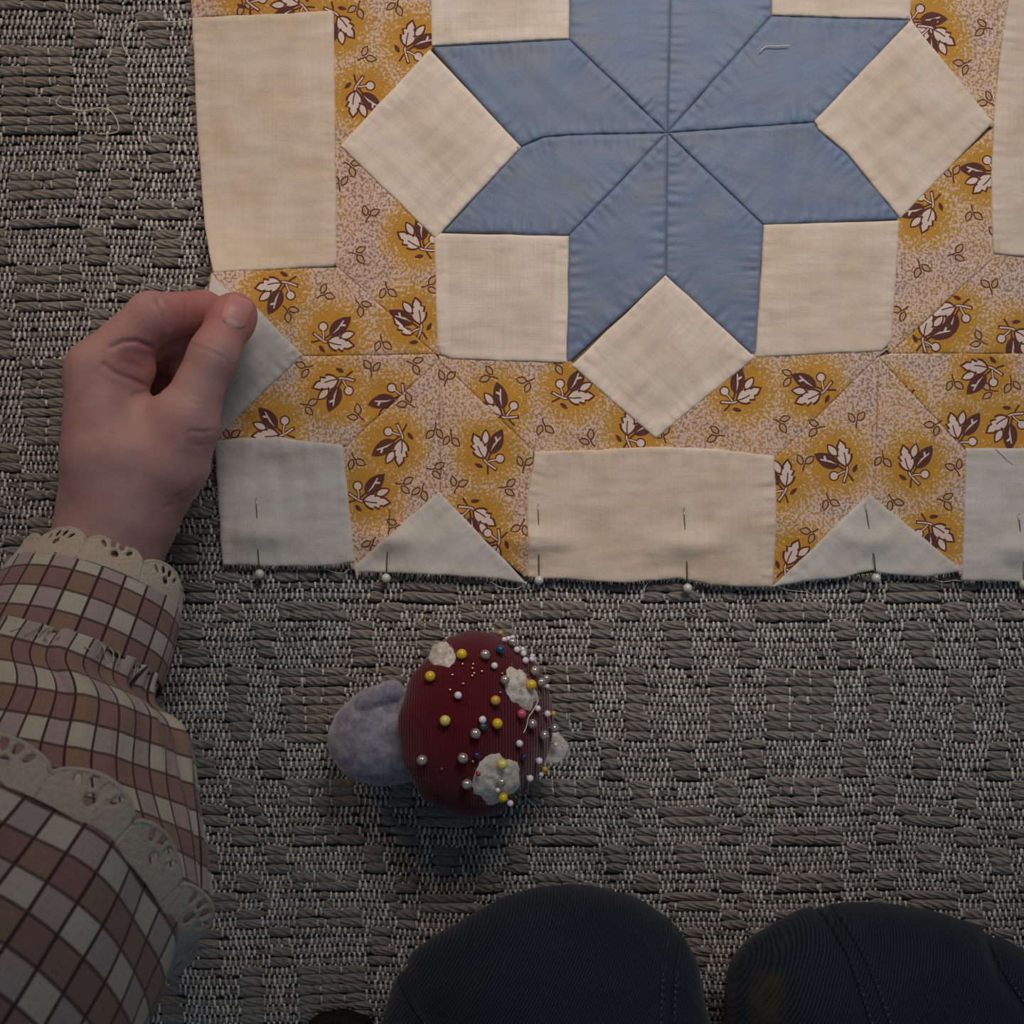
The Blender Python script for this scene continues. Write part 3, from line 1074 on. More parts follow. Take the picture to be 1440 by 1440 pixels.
# frayed thread ends along the raw edges
fr = []
edges = [([(313, 796), (440, 798), (500, 792)], 90), ([(503, 807), (600, 809), (700, 815), (742, 820)], 110), ([(745, 813), (880, 820), (955, 814), (1000, 823), (1087, 826)], 110),
         ([(1088, 824), (1130, 818), (1190, 812), (1240, 807), (1300, 812), (1355, 805)], 110), ([(1355, 817), (1470, 819)], 40), ([(298, 388), (292, 412), (286, 438), (291, 458)], 60), ([(301, 622), (306, 700), (312, 790)], 45), ([(272, 30), (278, 180), (288, 320)], 50), ([(318, 406), (360, 432), (424, 497)], 0)]
for pl, cnt in edges:
    cp = catmull(pl, 200)
    for _ in range(cnt):
        i_ = random.randrange(0, 198)
        a = cp[i_]
        tn = cp[i_ + 1] - cp[i_]
        tn /= np.linalg.norm(tn) + 1e-9
        out = np.array([-tn[1], tn[0]])
        side = 1 if (pl[0][0] > 300 and pl[-1][1] > 780 and pl[0][1] > 780) else (1 if pl[-1][1] > pl[0][1] else -1)
        d_ = out * side * random.uniform(2.0, 5.5) + tn * random.uniform(-3, 3)
        mid = a + d_ * 0.5 + tn * random.uniform(-1, 1)
        z0 = float(drape(a[0:1], a[1:2])[0]) + 0.0002
        pts = [P(*(a - out * side * 2), z0), P(*mid, max(z0 - 0.0003, 0.0002)), P(*(a + d_), max(z0 - 0.0009, 0.0002))]
        fr.append(tube_arrays(np.array(pts), 0.00007, 3))
v_, f_ = merge(fr)
o = mesh_obj('frayed_edge', v_, f_, M_THREAD, quilt, offset=QL)
o['kind'] = 'stuff'

# pins through the lower hem -------------------------------------------------
def sphere_arrays(c, r, nu=14, nv=9, sc=(1, 1, 1)):
    th = np.linspace(0, np.pi, nv)
    ph = np.arange(nu) / nu * 2 * np.pi
    v = np.stack([np.outer(np.sin(th), np.cos(ph)), np.outer(np.sin(th), np.sin(ph)), np.outer(np.cos(th), np.ones(nu))], -1).reshape(-1, 3)
    return v * r * np.array(sc) + np.array(c), [tuple(q) for q in grid_faces(nu, nv, True)[:, ::-1]]


pin_words = ['through the bottom left cream square', 'through the left small triangle', 'at the left end of the long cream rectangle',
             'near the right end of the long cream rectangle', 'through the right triangle', 'cut off at the right picture edge']
for ((hx, hy), (tx, ty)), wd in zip(PINS, pin_words):
    z1 = float(drape(np.array([tx]), np.array([ty + 10]))[0]) + LV + 0.0006
    hp = np.array(P(hx, hy, 0.0022))
    tp = np.array(P(tx, ty, z1 + 0.0006))
    e_ = empty('pearl_pin', 'clear pearl headed pin stuck ' + wd, 'pin', tuple(hp), 'pearl pins along the quilt hem')
    v_, f_ = sphere_arrays((0, 0, 0), 0.0021, 16, 11)
    mesh_obj('pin_head', v_, f_, BEAD['glass'], e_)
    mids = [hp + (tp - hp) * q for q in np.linspace(0.0, 1, 8)]
    for i_, m_ in enumerate(mids):
        q = i_ / 7
        xx, yy = hx + (tx - hx) * q, hy + (ty - hy) * q
        if q < 0.4:
            m_[2] = max(m_[2], float(drape(np.array([xx]), np.array([yy]))[0]) + LV + 0.0007) if q > 0.1 else m_[2]
    v_, f_ = tube_arrays(np.array(mids), np.linspace(0.00032, 0.00016, 8), 6)
    mesh_obj('pin_shaft', v_, f_, M_METAL, e_, offset=hp)


# ------------------------------------------------------------------ implicit surfaces
def sdf_mesh(fn, lo, hi, vox):
    """surface nets of fn<0 on a regular grid"""
    lo, hi = np.array(lo, float), np.array(hi, float)
    n = np.ceil((hi - lo) / vox).astype(int) + 1
    ax_ = [lo[i] + vox * np.arange(n[i]) for i in range(3)]
    D = np.empty(n, np.float32)
    for k0 in range(0, n[0], 24):
        X, Y, Z = np.meshgrid(ax_[0][k0:k0 + 24], ax_[1], ax_[2], indexing='ij')
        D[k0:k0 + 24] = fn(np.stack([X, Y, Z], -1).reshape(-1, 3).astype(np.float32)).reshape(X.shape)
    S = D < 0
    c = np.stack([S[i:n[0] - 1 + i, j:n[1] - 1 + j, k:n[2] - 1 + k] for i in (0, 1) for j in (0, 1) for k in (0, 1)])
    mixed = c.any(0) & ~c.all(0)
    cells = np.argwhere(mixed)
    idx = np.full(mixed.shape, -1, np.int64)
    idx[mixed] = np.arange(len(cells))
    acc = np.zeros((len(cells), 3))
    cnt = np.zeros(len(cells))
    corners = [(i, j, k) for i in (0, 1) for j in (0, 1) for k in (0, 1)]
    for a in range(8):
        for b in range(a + 1, 8):
            ca, cb = np.array(corners[a]), np.array(corners[b])
            if np.abs(ca - cb).sum() != 1:
                continue
            da = D[cells[:, 0] + ca[0], cells[:, 1] + ca[1], cells[:, 2] + ca[2]]
            db = D[cells[:, 0] + cb[0], cells[:, 1] + cb[1], cells[:, 2] + cb[2]]
            m = (da < 0) != (db < 0)
            t_ = np.where(m, da / (da - db + 1e-20), 0)
            acc += np.where(m[:, None], ca + (cb - ca) * t_[:, None], 0)
            cnt += m
    V = lo + vox * (cells + acc / cnt[:, None])
    F = []
    for d in range(3):
        e1, e2 = [(1, 2), (2, 0), (0, 1)][d]
        sl0 = [slice(None)] * 3
        sl1 = [slice(None)] * 3
        sl0[d], sl1[d] = slice(0, -1), slice(1, None)
        cr = np.argwhere(S[tuple(sl0)] != S[tuple(sl1)])
        ok = (cr[:, e1] > 0) & (cr[:, e2] > 0) & (cr[:, e1] < n[e1] - 1) & (cr[:, e2] < n[e2] - 1)
        cr = cr[ok]
        q = []
        for (o1, o2) in ((0, 0), (1, 0), (1, 1), (0, 1)):
            cc = cr.copy()
            cc[:, e1] -= 1 - o1
            cc[:, e2] -= 1 - o2
            q.append(idx[cc[:, 0], cc[:, 1], cc[:, 2]])
        q = np.stack(q, 1)
        fl_ = S[cr[:, 0], cr[:, 1], cr[:, 2]]
        q[~fl_] = q[~fl_][:, ::-1]
        F.append(q)
    return V, np.concatenate(F)


def cap(p, a, b, ra, rb):
    a, b = np.array(a, np.float32), np.array(b, np.float32)
    ab = b - a
    t_ = np.clip(((p - a) @ ab) / (ab @ ab + 1e-12), 0, 1)
    return np.linalg.norm(p - (a + t_[:, None] * ab), axis=1) - (ra + (rb - ra) * t_)


def smin(a, b, k):
    h = np.clip(0.5 + 0.5 * (b - a) / k, 0, 1)
    return b * (1 - h) + a * h - k * h * (1 - h)


def smooth_mesh(V, F, it=2, lam=0.5):
    e = np.concatenate([F[:, [0, 1]], F[:, [1, 2]], F[:, [2, 3]], F[:, [3, 0]]])
    for _ in range(it):
        s = np.zeros_like(V)
        c = np.zeros(len(V))
        np.add.at(s, e[:, 0], V[e[:, 1]])
        np.add.at(s, e[:, 1], V[e[:, 0]])
        np.add.at(c, e[:, 0], 1)
        np.add.at(c, e[:, 1], 1)
        V = V + lam * (s / c[:, None] - V)
    return V


def vnormals(V, F):
    fn = np.cross(V[F[:, 2]] - V[F[:, 0]], V[F[:, 3]] - V[F[:, 1]])
    n = np.zeros_like(V)
    for i in range(4):
        np.add.at(n, F[:, i], fn)
    return n / (np.linalg.norm(n, axis=1)[:, None] + 1e-15)


def seg_dist(pts, poly):
    d = np.full(len(pts), 1e9)
    for a, b in zip(poly[:-1], poly[1:]):
        a, b = np.array(a, float), np.array(b, float)
        ab = b - a
        t_ = np.clip(((pts - a) @ ab) / (ab @ ab), 0, 1)
        d = np.minimum(d, np.linalg.norm(pts - (a + t_[:, None] * ab), axis=1))
    return d


def bvh_of(V, F):
    return BVHTree.FromPolygons([tuple(v) for v in V], [tuple(int(i) for i in f) for f in F])


EYE = Vector((0, 0, H))


def hit(bvh, px, py):
    d = (Vector(P(px, py, 0.0)) - EYE).normalized()
    r = bvh.ray_cast(EYE, d)
    return r[0], r[1]


# ------------------------------------------------------------------ person: hand, sleeve, jeans
person = empty('person', 'person in plaid lace trimmed blouse and dark jeans pinching the quilt corner', 'person', P(560, 1500, 0.0))
PL = np.array(person.location)


def J(px, py, zmm, rmm):
    return (np.array(P(px, py, zmm / 1000)), rmm / 1000)


def chain(p, js, k=0.002):
    d = None
    for (a, ra), (b, rb) in zip(js[:-1], js[1:]):
        q = cap(p, a, b, ra, rb)
        d = q if d is None else smin(d, q, k)
    return d


HAND_PALM = [
    [J(110, 960, 56, 25), J(142, 800, 42, 22), J(158, 735, 36, 20)],
    [J(110, 960, 42, 24), J(140, 800, 30, 21), J(160, 735, 27, 20)],
    [J(160, 742, 42, 18), J(149, 640, 49, 16), J(139, 523, 48, 12.5)],
    [J(152, 742, 34, 18), J(142, 640, 38, 15), J(136, 530, 35, 12)],
    [J(152, 745, 26, 17), J(140, 640, 27, 14), J(138, 537, 22, 11)],
    [J(160, 745, 20, 15), J(146, 640, 17, 12), J(144, 548, 12, 9.5)],
    [J(184, 738, 38, 17), J(232, 655, 44, 15.5), J(258, 598, 46, 12.5)],
    [J(175, 720, 44, 17), J(195, 640, 47, 15), J(205, 592, 45, 9)],
    [J(165, 640, 40, 17), J(190, 600, 38, 12)],
]
IDX = [J(139, 523, 48, 12.2), J(214, 447, 47, 9.9), J(285, 437, 32, 8.0), J(325, 447, 17, 7.0)]
MID = [J(136, 530, 35, 12), J(216, 470, 30, 9.3), J(272, 472, 20, 8), J(292, 498, 12, 7)]
RNGF = [J(138, 537, 22, 11), J(208, 492, 20, 8.8), J(256, 505, 19, 7.8), J(262, 535, 18, 7)]
LIT = [J(144, 548, 12, 9.5), J(198, 525, 10, 8), J(238, 535, 10, 7), J(248, 560, 9, 6.3)]
THU = [J(240, 645, 45, 14), J(260, 592, 48, 11.6), J(300, 498, 49, 8.7), J(325, 450, 42, 8.6), J(331, 441, 40, 8.2)]


def hand_sdf(p):
    palm = None
    for js in HAND_PALM:
        q = chain(p, js)
        palm = q if palm is None else smin(palm, q, 0.006)
    pad = cap(p, np.array(P(155, 526, 0.047)), np.array(P(187, 519, 0.0455)), 0.0105, 0.0088)
    palm = smin(palm, pad, 0.006)
    out = palm
    for js, k in ((LIT, 0.004), (RNGF, 0.004), (MID, 0.004)):
        out = np.minimum(out, smin(palm, chain(p, js), k))
    ix = smin(palm, chain(p, IDX, 0.0025), 0.0035)
    th = smin(palm, chain(p, THU, 0.005), 0.006)
    return smin(np.minimum(out, ix), th, 0.0006)


lo_ = np.array([P(40, 960, 0.03)[0] - 0.03, -0.115, 0.0005])
hi_ = np.array([-0.095, 0.102, 0.072])
V, F = sdf_mesh(hand_sdf, lo_, hi_, 0.00085)
V = smooth_mesh(V, F, 3, 0.5)
N = vnormals(V, F)
PX = to_px(V)
up = np.clip(N[:, 2] * 1.5, 0, 1)
CREASES = [
    ([(156, 489), (172, 481), (192, 480), (214, 489)], 3.2, 0.9), ([(146, 512), (160, 524), (185, 534), (212, 546)], 3.0, 0.8), ([(188, 556), (205, 552), (224, 552)], 3.0, 0.7),
    ([(222, 422), (232, 440), (238, 462)], 3.4, 0.7), ([(268, 484), (290, 491), (316, 503)], 2.4, 0.28), ([(274, 477), (296, 483), (320, 494)], 2.2, 0.18),
    ([(268, 606), (285, 608), (304, 605)], 2.6, 0.5), ([(264, 624), (282, 627), (302, 625)], 2.6, 0.22), ([(246, 700), (264, 690), (282, 674)], 3.0, 0.25),
    ([(232, 714), (252, 707), (268, 697)], 3.0, 0.2), ([(172, 508), (188, 512), (203, 520)], 3.5, 0.3),
    ([(262, 425), (263, 440), (261, 460)], 2.6, 0.2), ([(254, 560), (268, 556), (282, 560)], 2.0, 0.12), ([(256, 570), (270, 566), (286, 570)], 2.0, 0.12), ([(250, 578), (266, 577), (284, 580)], 2.0, 0.1),
]
for pl, w_, dep in CREASES:
    d_ = seg_dist(PX, pl)
    V = V - N * (up * dep * 0.001 * np.exp(-(d_ / w_) ** 2))[:, None]
    V = V + N * (up * dep * 0.00018 * np.exp(-((d_ - 2.4 * w_) / (1.6 * w_)) ** 2))[:, None]
V = V + N * (0.00035 * noise2(PX[:, 0] / 34, PX[:, 1] / 34, 31))[:, None]
red = np.clip(np.exp(-(((PX[:, 0] - 195) / 45) ** 2 + ((PX[:, 1] - 505) / 40) ** 2)) * 0.8 + np.exp(-(((PX[:, 0] - 275) / 55) ** 2 + ((PX[:, 1] - 435) / 40) ** 2)) + 0.8 * np.exp(-(((PX[:, 0] - 345) / 25) ** 2 + ((PX[:, 1] - 440) / 40) ** 2)), 0, 1)
hand_bvh = bvh_of(V, F)
mesh_obj('hand', V, F, M_SKIN, person, attrs={'red': red}, offset=PL)['label'] = 'left hand, thumb on the cloth and fingers curled under'

# thumb nail, lying on the thumb and following it
nu, nv = 31, 35
pts, ok = [], True
axd = np.array([0.40, -0.917])
axs = np.array([0.917, 0.40])
nc = np.array([333.0, 438.5])
uu, vvv = np.meshgrid(np.linspace(-1, 1, nu), np.linspace(-1, 1, nv))
nailv, keep_lun = [], []
for b_, a_ in zip(vvv.ravel(), uu.ravel()):
    wv_ = 21.0 * (1 - 0.10 * max(0, -b_)) * math.sqrt(max(0.0, 1 - max(0, abs(b_) - 0.55) ** 2 / 0.2025 * 0.86))
    q = nc + axd * (b_ * 22.5) + axs * (a_ * wv_)
    h_, n_v = hit(hand_bvh, q[0], q[1])
    if h_ is None:
        h_, n_v = Vector(P(q[0], q[1], 0.044)), Vector((0, 0, 1))
    edge = max(abs(a_), abs(b_))
    nailv.append(h_ + n_v * (0.0005 * (1 - edge ** 6) + 0.0001 - 0.0003 * (edge ** 10)))
nf = grid_faces(nu, nv)
fm_ = []
for q in nf:
    b_ = vvv.ravel()[q].mean()
    a_ = uu.ravel()[q].mean()
    fm_.append(1 if ((b_ + 0.95) / 0.42) ** 2 + (a_ / 0.55) ** 2 < 1 else 0)
nl = mesh_obj('thumb_nail', np.array([tuple(p) for p in nailv]), nf, [M_NAIL, M_LUNULA], person, mat_index=fm_, offset=PL)

# sleeve pieces --------------------------------------------------------------
def ring_tube(rings, nu, nt, rmod=None, cells_u=26, cell_len=0.0085, u0=0.0, v0=0.0):
    """rings: (centre, axis, half width, half height) along the arm; returns verts, faces, plaid coords"""
    C = catmull([r[0] for r in rings], nt)
    A = catmull([r[1] for r in rings], nt)
    A /= np.linalg.norm(A, axis=1)[:, None]
    ra = catmull([[r[2], r[3]] for r in rings], nt)
    seg = np.concatenate([[0], np.cumsum(np.linalg.norm(np.diff(C, axis=0), axis=1))])
    a = np.arange(nu) / nu * 2 * np.pi
    e1 = np.cross(A, np.array([0, 0, 1.0]))
    e1 /= np.linalg.norm(e1, axis=1)[:, None]
    e2 = np.cross(e1, A)
    out, uvp = [], []
    for i in range(nt):
        t_ = i / (nt - 1)
        m = np.ones(nu) if rmod is None else rmod(a, t_)
        ax_off = np.zeros(nu)
        if isinstance(m, tuple):
            m, ax_off = m
        p = C[i] + (np.cos(a) * ra[i, 0] * m)[:, None] * e1[i] + (np.sin(a) * ra[i, 1] * m)[:, None] * e2[i] + ax_off[:, None] * A[i]
        out.append(p)
        uvp.append(np.stack([a / (2 * np.pi) * cells_u + u0, np.full(nu, seg[i] / cell_len + v0), np.zeros(nu)], 1))
    # close the seam with a doubled column so that the checks do not wrap
    out = [np.concatenate([o_, o_[:1]]) for o_ in out]
    uvp = [np.concatenate([q, q[:1] + np.array([[cells_u, 0, 0]])]) for q in uvp]
    return np.concatenate(out), grid_faces(nu + 1, nt), np.concatenate(uvp)


def solid(o, th):
    m = o.modifiers.new('thickness', 'SOLIDIFY')
    m.thickness = th
    m.offset = 0
    return o


def axis(dx, dy, tilt):
    """axis toward the hand: picture direction dx,dy (y down) sinking by tilt degrees"""
    l_ = math.hypot(dx, dy)
    c = math.cos(math.radians(tilt))
    return np.array([dx / l_ * c, -dy / l_ * c, -math.sin(math.radians(tilt))])


AX0 = axis(0.20, -0.98, 31)
C0 = np.array(P(134, 838, 0.040))
C1 = C0 - AX0 * 0.031


def cuff_mod(a, t_):
    return 1 + 0.012 * np.sin(3 * a + 1.0) + 0.01 * np.sin(5 * a + t_ * 2)


v_, f_, pl_ = ring_tube([(C0, AX0, 0.0345, 0.034), (C0 - AX0 * 0.016, AX0, 0.0358, 0.035), (C1, AX0, 0.0365, 0.0355)], 128, 16, cuff_mod, 24, 0.0084, 0.25, 1.3)
solid(mesh_obj('cuff', v_, f_, M_PLAID, person, attrs={'plaid': pl_}, offset=PL), 0.0012)['label'] = 'flat brown and cream plaid cuff band'


def sleeve_mod(a, t_):
    g = np.exp(-t_ / 0.16)
    ph = 1.4 * noise2(np.cos(a) * 2.2, np.sin(a) * 2.2 + t_ * 1.2, 41) * 3
    m = 1 + (0.095 * g + 0.032) * np.sin(17 * a + ph * 2.2) * (0.6 + noise2(a * 1.7, a * 0 + 3.0, 44)) + 0.075 * np.sin(6 * a + ph + t_ * 4) * np.exp(-((t_ - 0.22) / 0.25) ** 2) + 0.045 * noise2(np.cos(a) * 1.6 + 4, np.sin(a) * 1.6 + t_ * 3, 42)
    return m


AX1 = axis(0.15, -0.99, 26)
AX2 = axis(0.20, -0.98, 30)
v_, f_, pl_ = ring_tube([
    (C1 + AX0 * 0.0015, AX0, 0.0358, 0.035), (C1 - AX0 * 0.010, AX0, 0.038, 0.038), (np.array(P(98, 1010, 0.070)), AX1, 0.0425, 0.042), (np.array(P(78, 1090, 0.086)), AX1, 0.050, 0.046),
    (np.array(P(70, 1175, 0.106)), AX2, 0.0535, 0.048), (np.array(P(62, 1240, 0.122)), AX2, 0.0525, 0.045), (np.array(P(44, 1290, 0.140)), AX2, 0.038, 0.032)],
    200, 80, sleeve_mod, 40, 0.0100, 0.25, 1.2)
solid(mesh_obj('sleeve', v_, f_, M_PLAID, person, attrs={'plaid': pl_}, offset=PL), 0.0012)['label'] = 'gathered plaid lower sleeve'

fr = []
for q in range(26):
    an = random.uniform(0.5, 2.6)
    e1_ = np.cross(AX0, [0, 0, 1.0])
    e1_ /= np.linalg.norm(e1_)
    e2_ = np.cross(e1_, AX0)
    rd = lambda r: C1 + (e1_ * math.cos(an) + e2_ * math.sin(an)) * r
    b0 = rd(0.0372) + AX0 * 0.001
    pts = [b0, b0 - AX0 * random.uniform(0.001, 0.004) + e1_ * random.uniform(-0.002, 0.002) + (b0 - C1) * 0.04, b0 - AX0 * random.uniform(0.003, 0.007) + e1_ * random.uniform(-0.003, 0.003) + (b0 - C1) * 0.06]
    fr.append(tube_arrays(catmull(pts, 7), 0.00022, 4))
v_, f_ = merge(fr)
o = mesh_obj('frayed_gathers', v_, f_, M_LACE, person, offset=PL)
o['kind'] = 'stuff'
AX3 = axis(0.35, -0.94, 56)
D0 = np.array(P(25, 1245, 0.150))


def upper_mod(a, t_):
    return 1 + 0.03 * noise2(np.cos(a) * 1.8, np.sin(a) * 1.8 + t_ * 2, 51) * 2 + 0.025 * np.sin(8 * a + 2 * t_) * math.exp(-t_ * 3)


v_, f_, pl_ = ring_tube([(D0, AX3, 0.0490, 0.0490), (D0 - AX3 * 0.02, AX3, 0.0520, 0.052), (D0 - AX3 * 0.045, AX3, 0.0540, 0.054), (D0 - AX3 * 0.09, AX3, 0.054, 0.054)],
                        160, 50, upper_mod, 36, 0.0096, 0.4, 0.5)
solid(mesh_obj('upper_sleeve', v_, f_, M_PLAID, person, attrs={'plaid': pl_}, offset=PL), 0.0012)['label'] = 'plaid upper sleeve tier close to the camera'


# lace: scalloped strip with eyelets wrapped round a ring ------------------------
def lace(name, C, A, r_of_v, n_sc, height, label, wave=0.0, u_shift=0.0):
    p_ = 20.0
    hb = height * 0.62
    out = [(0, 0), (p_, 0)]
    arc = [(p_ - p_ * q, hb + (height - hb) * math.sin(math.pi * q) ** 0.6) for q in np.linspace(0, 1, 15)]
    outline = np.array(out + arc)
    el = lambda c, ax_, ay_, an: np.array([(c[0] + ax_ * math.cos(q) * math.cos(an) - ay_ * math.sin(q) * math.sin(an), c[1] + ax_ * math.cos(q) * math.sin(an) + ay_ * math.sin(q) * math.cos(an)) for q in np.arange(10) / 10 * 2 * math.pi])
    holes = [el((5.6, hb + 1.0), 1.0, 1.9, 0.5), el((8.6, hb + 2.2), 1.15, 2.0, 0.15), el((11.6, hb + 2.2), 1.15, 2.0, -0.15), el((14.5, hb + 1.0), 1.0, 1.9, -0.5), el((10.1, hb - 1.8), 1.5, 1.9, 0.0)]
    bd = ccw(densify(outline, 0.9, 0))
    gx, gy = np.meshgrid(np.arange(0.5, p_, 0.9), np.arange(0.5, height, 0.9))
    g = np.stack([gx.ravel(), gy.ravel()], 1)
    g = g[inside(g, bd)]
    dg, _ = poly_dist(g, bd)
    g = g[dg > 0.4]
    ap = np.concatenate([bd, g])
    faces = [list(range(len(bd)))]
    for h in map(ccw, holes):
        faces.append(list(range(len(ap), len(ap) + len(h))))
        ap = np.concatenate([ap, h])
    res = delaunay_2d_cdt([Vector(q) for q in ap], [], faces, 0, 1e-5, True)
    xy = np.array([(q.x, q.y) for q in res[0]])
    tri = np.array([f for f, o_ in zip(res[2], res[5]) if o_ == [0]])
    e1 = np.cross(A, np.array([0, 0, 1.0]))
    e1 /= np.linalg.norm(e1)
    e2 = np.cross(e1, A)

    def wrap(q):
        an = (q[:, 0] / (p_ * n_sc) + u_shift) * 2 * np.pi
        t_ = q[:, 1] / height
        r = r_of_v(t_) * (1 + wave * np.sin(an * n_sc * 0.5 + 1.0) * t_ + 0.35 * wave * np.sin(an * 5) * t_) + 0.0002 * noise2(q[:, 0] * 0.7, q[:, 1] * 0.7, 61)
        return C + (np.cos(an) * r)[:, None] * e1 + (np.sin(an) * r)[:, None] * e2 + (q[:, 1] / 1000)[:, None] * A
    vs, fs, o_ = [], [], 0
    cords = []
    for k in range(n_sc):
        vs.append(wrap(xy + np.array([k * p_, 0])))
        fs.append(tri + o_)
        o_ += len(xy)
        cords.append(tube_arrays(wrap(np.array(arc) + np.array([k * p_, -0.3])), 0.00075, 6))
        cords.append(tube_arrays(wrap(np.array([(0, height * 0.14), (p_ / 2, height * 0.14), (p_, height * 0.14)]) + np.array([k * p_, 0])), 0.00035, 5))
        for h in holes:
            hp_ = np.concatenate([h, h[:1]])
            cords.append(tube_arrays(wrap(hp_ + np.array([k * p_, 0])), 0.00042, 4))
    o = mesh_obj(name, np.concatenate(vs), np.concatenate(fs), M_LACE, person, offset=PL)
    solid(o, 0.0009)
    o['label'] = label
    v_, f_ = merge(cords)
    mesh_obj('lace_cord', v_, f_, M_LACE, o).location = -PL
    bpy.context.view_layer.update()
    return o


lace('cuff_lace', C0 - AX0 * 0.001, AX0, lambda t_: 0.0345 - 0.0035 * t_, 9, 14.0, 'cream eyelet lace edging at the wrist', 0.03, 0.02)
lace('sleeve_lace', D0 + AX3 * -0.004, AX3, lambda t_: 0.0497 + 0.0060 * t_, 13, 11.5, 'cream eyelet lace frill at the upper sleeve hem', 0.04, 0.0)


# jeans -------------------------------------------------------------------------
def jean_fn(js):
    def fn(p):
        d = None
        for ch in js:
            q = chain(p, ch, 0.01)
            d = q if d is None else smin(d, q, 0.018)
        return d
    return fn


def K(px, py, r, lift=0.0):
    return (np.array(P(px, py, r - 0.001 + lift)), r)


LEGS = [
    ('jeans_leg', 'right of hand: left knee in dark blue denim', [[K(862, 1388, 0.036), K(880, 1760, 0.055)], [K(760, 1395, 0.040), K(770, 1760, 0.06)], [K(655, 1432, 0.033), K(670, 1760, 0.05)]], (535, 1030)),
    ('jeans_leg', 'bottom right knee in dark blue denim', [[K(1165, 1430, 0.041), K(1150, 1760, 0.06)], [K(1285, 1412, 0.038), K(1290, 1760, 0.06)], [K(1398, 1462, 0.038), K(1420, 1760, 0.055)]], (1000, 1560)),
]
leg_bvh = []
for nm, lb, js, _ in LEGS:
    pts_ = np.array([q[0] for ch in js for q in ch])
    rr = max(q[1] for ch in js for q in ch)
    V, F = sdf_mesh(jean_fn(js), (pts_.min(0) - rr - 0.012) * np.array([1, 1, 0]) + np.array([0, 0, -0.0015]), pts_.max(0) + rr + 0.012, 0.0021)
    V = smooth_mesh(V, F, 4, 0.5)
    N = vnormals(V, F)
    PX = to_px(V)
    # soft cloth folds
    for pl, w_, dep in (([(962, 1272), (952, 1330), (945, 1450)], 9, -1.4), ([(975, 1290), (1000, 1380), (1015, 1450)], 12, -2.0), ([(620, 1440), (640, 1380), (700, 1330)], 26, -2.5), ([(560, 1345), (590, 1400), (620, 1450)], 10, -1.6), ([(1148, 1272), (1195, 1350), (1228, 1450)], 9, -1.5), ([(1392, 1312), (1410, 1370), (1450, 1420)], 12, -2.4), ([(1090, 1310), (1060, 1380), (1050, 1450)], 16, -1.8)):
        d_ = seg_dist(PX, pl)
        V = V + N * (dep * 0.001 * np.exp(-(d_ / w_) ** 2))[:, None]
    V = V + N * (0.0022 * noise2(PX[:, 0] / 90, PX[:, 1] / 90, 71) + 0.0008 * noise2(PX[:, 0] / 36, PX[:, 1] / 36, 72))[:, None]
    V[:, 2] = np.maximum(V[:, 2], -0.0005)
    st = np.exp(-(((PX[:, 0] - 1075) / 26) ** 4 + ((PX[:, 1] - 1405) / 42) ** 4)) * np.clip(0.8 + noise2(PX[:, 0] / 22, PX[:, 1] / 22, 73), 0, 1)
    bv_ = bvh_of(V, F)
    leg_bvh.append(bv_)
    lo_obj = mesh_obj(nm, V, F, M_DENIM, person, attrs={'tint': st}, offset=PL)
    lo_obj['label'] = lb.replace('right of hand: ', '')
    lines = [[(964, 1274), (957, 1310), (951, 1360), (947, 1440)], [(948, 1268), (938, 1310), (932, 1360), (928, 1445)], [(560, 1350), (572, 1395), (604, 1445)]] if 'left' in lb else \
        [[(1150, 1276), (1172, 1306), (1197, 1352), (1228, 1445)], [(1172, 1274), (1200, 1318), (1226, 1368), (1254, 1445)], [(1391, 1314), (1402, 1350), (1440, 1410)]]
    for li, ln in enumerate(lines):
        cp = catmull(ln, 60)
        pp = []
        for q in cp:
            h_, n_v = hit(bv_, q[0], q[1])
            if h_ is not None:
                pp.append(np.array(h_ + n_v * 0.0002))
        if len(pp) < 8:
            continue
        pp = np.array(pp)
        tb = tube_arrays(pp, 0.0010, 7)
        so = mesh_obj('leg_seam', tb[0], tb[1], M_DENIM, lo_obj)
        so.location = -PL
        stl = []
        sg = np.concatenate([[0], np.cumsum(np.linalg.norm(np.diff(pp, axis=0), axis=1))])
        for s_ in np.arange(0.001, sg[-1] - 0.002, 0.0024):
            a_ = np.array([np.interp(s_, sg, pp[:, i]) for i in range(3)])
            b_ = np.array([np.interp(s_ + 0.0016, sg, pp[:, i]) for i in range(3)])
            stl.append(tube_arrays(np.array([a_ + [0, 0, 0.0006], (a_ + b_) / 2 + [0, 0, 0.0011], b_ + [0, 0, 0.0006]]), 0.00028, 4))
        v_, f_ = merge(stl)
        so2 = mesh_obj('seam_stitching', v_, f_, M_STITCH, lo_obj)
        so2.location = -PL

# ------------------------------------------------------------------ mushroom pincushion
MC = np.array(P(667, 1016, 0.031))
TILT = math.radians(46)
MA = np.array([math.sin(TILT), 0.05, math.cos(TILT)])
MA /= np.linalg.norm(MA)
ME2 = np.cross(MA, np.array([1.0, 0, 0]))
ME2 /= np.linalg.norm(ME2)
ME1 = np.cross(ME2, MA)
mush = empty('mushroom_pincushion', 'red knitted mushroom pincushion with white felt spots and grey stem', 'pincushion', (MC[0], MC[1], 0.0))
ML = np.array(mush.location)
nu, nv = 180, 110
th = np.linspace(0.0, math.pi, nv)
ph = np.arange(nu) / nu * 2 * np.pi
TH, PH = np.meshgrid(th, ph, indexing='ij')
ct, stt = np.cos(TH), np.sin(TH)
bz = np.where(ct > 0, 0.026, 0.015)
ct2 = np.sign(ct) * np.abs(ct) ** 0.92
rad = 0.0372 * np.abs(stt) ** 0.90
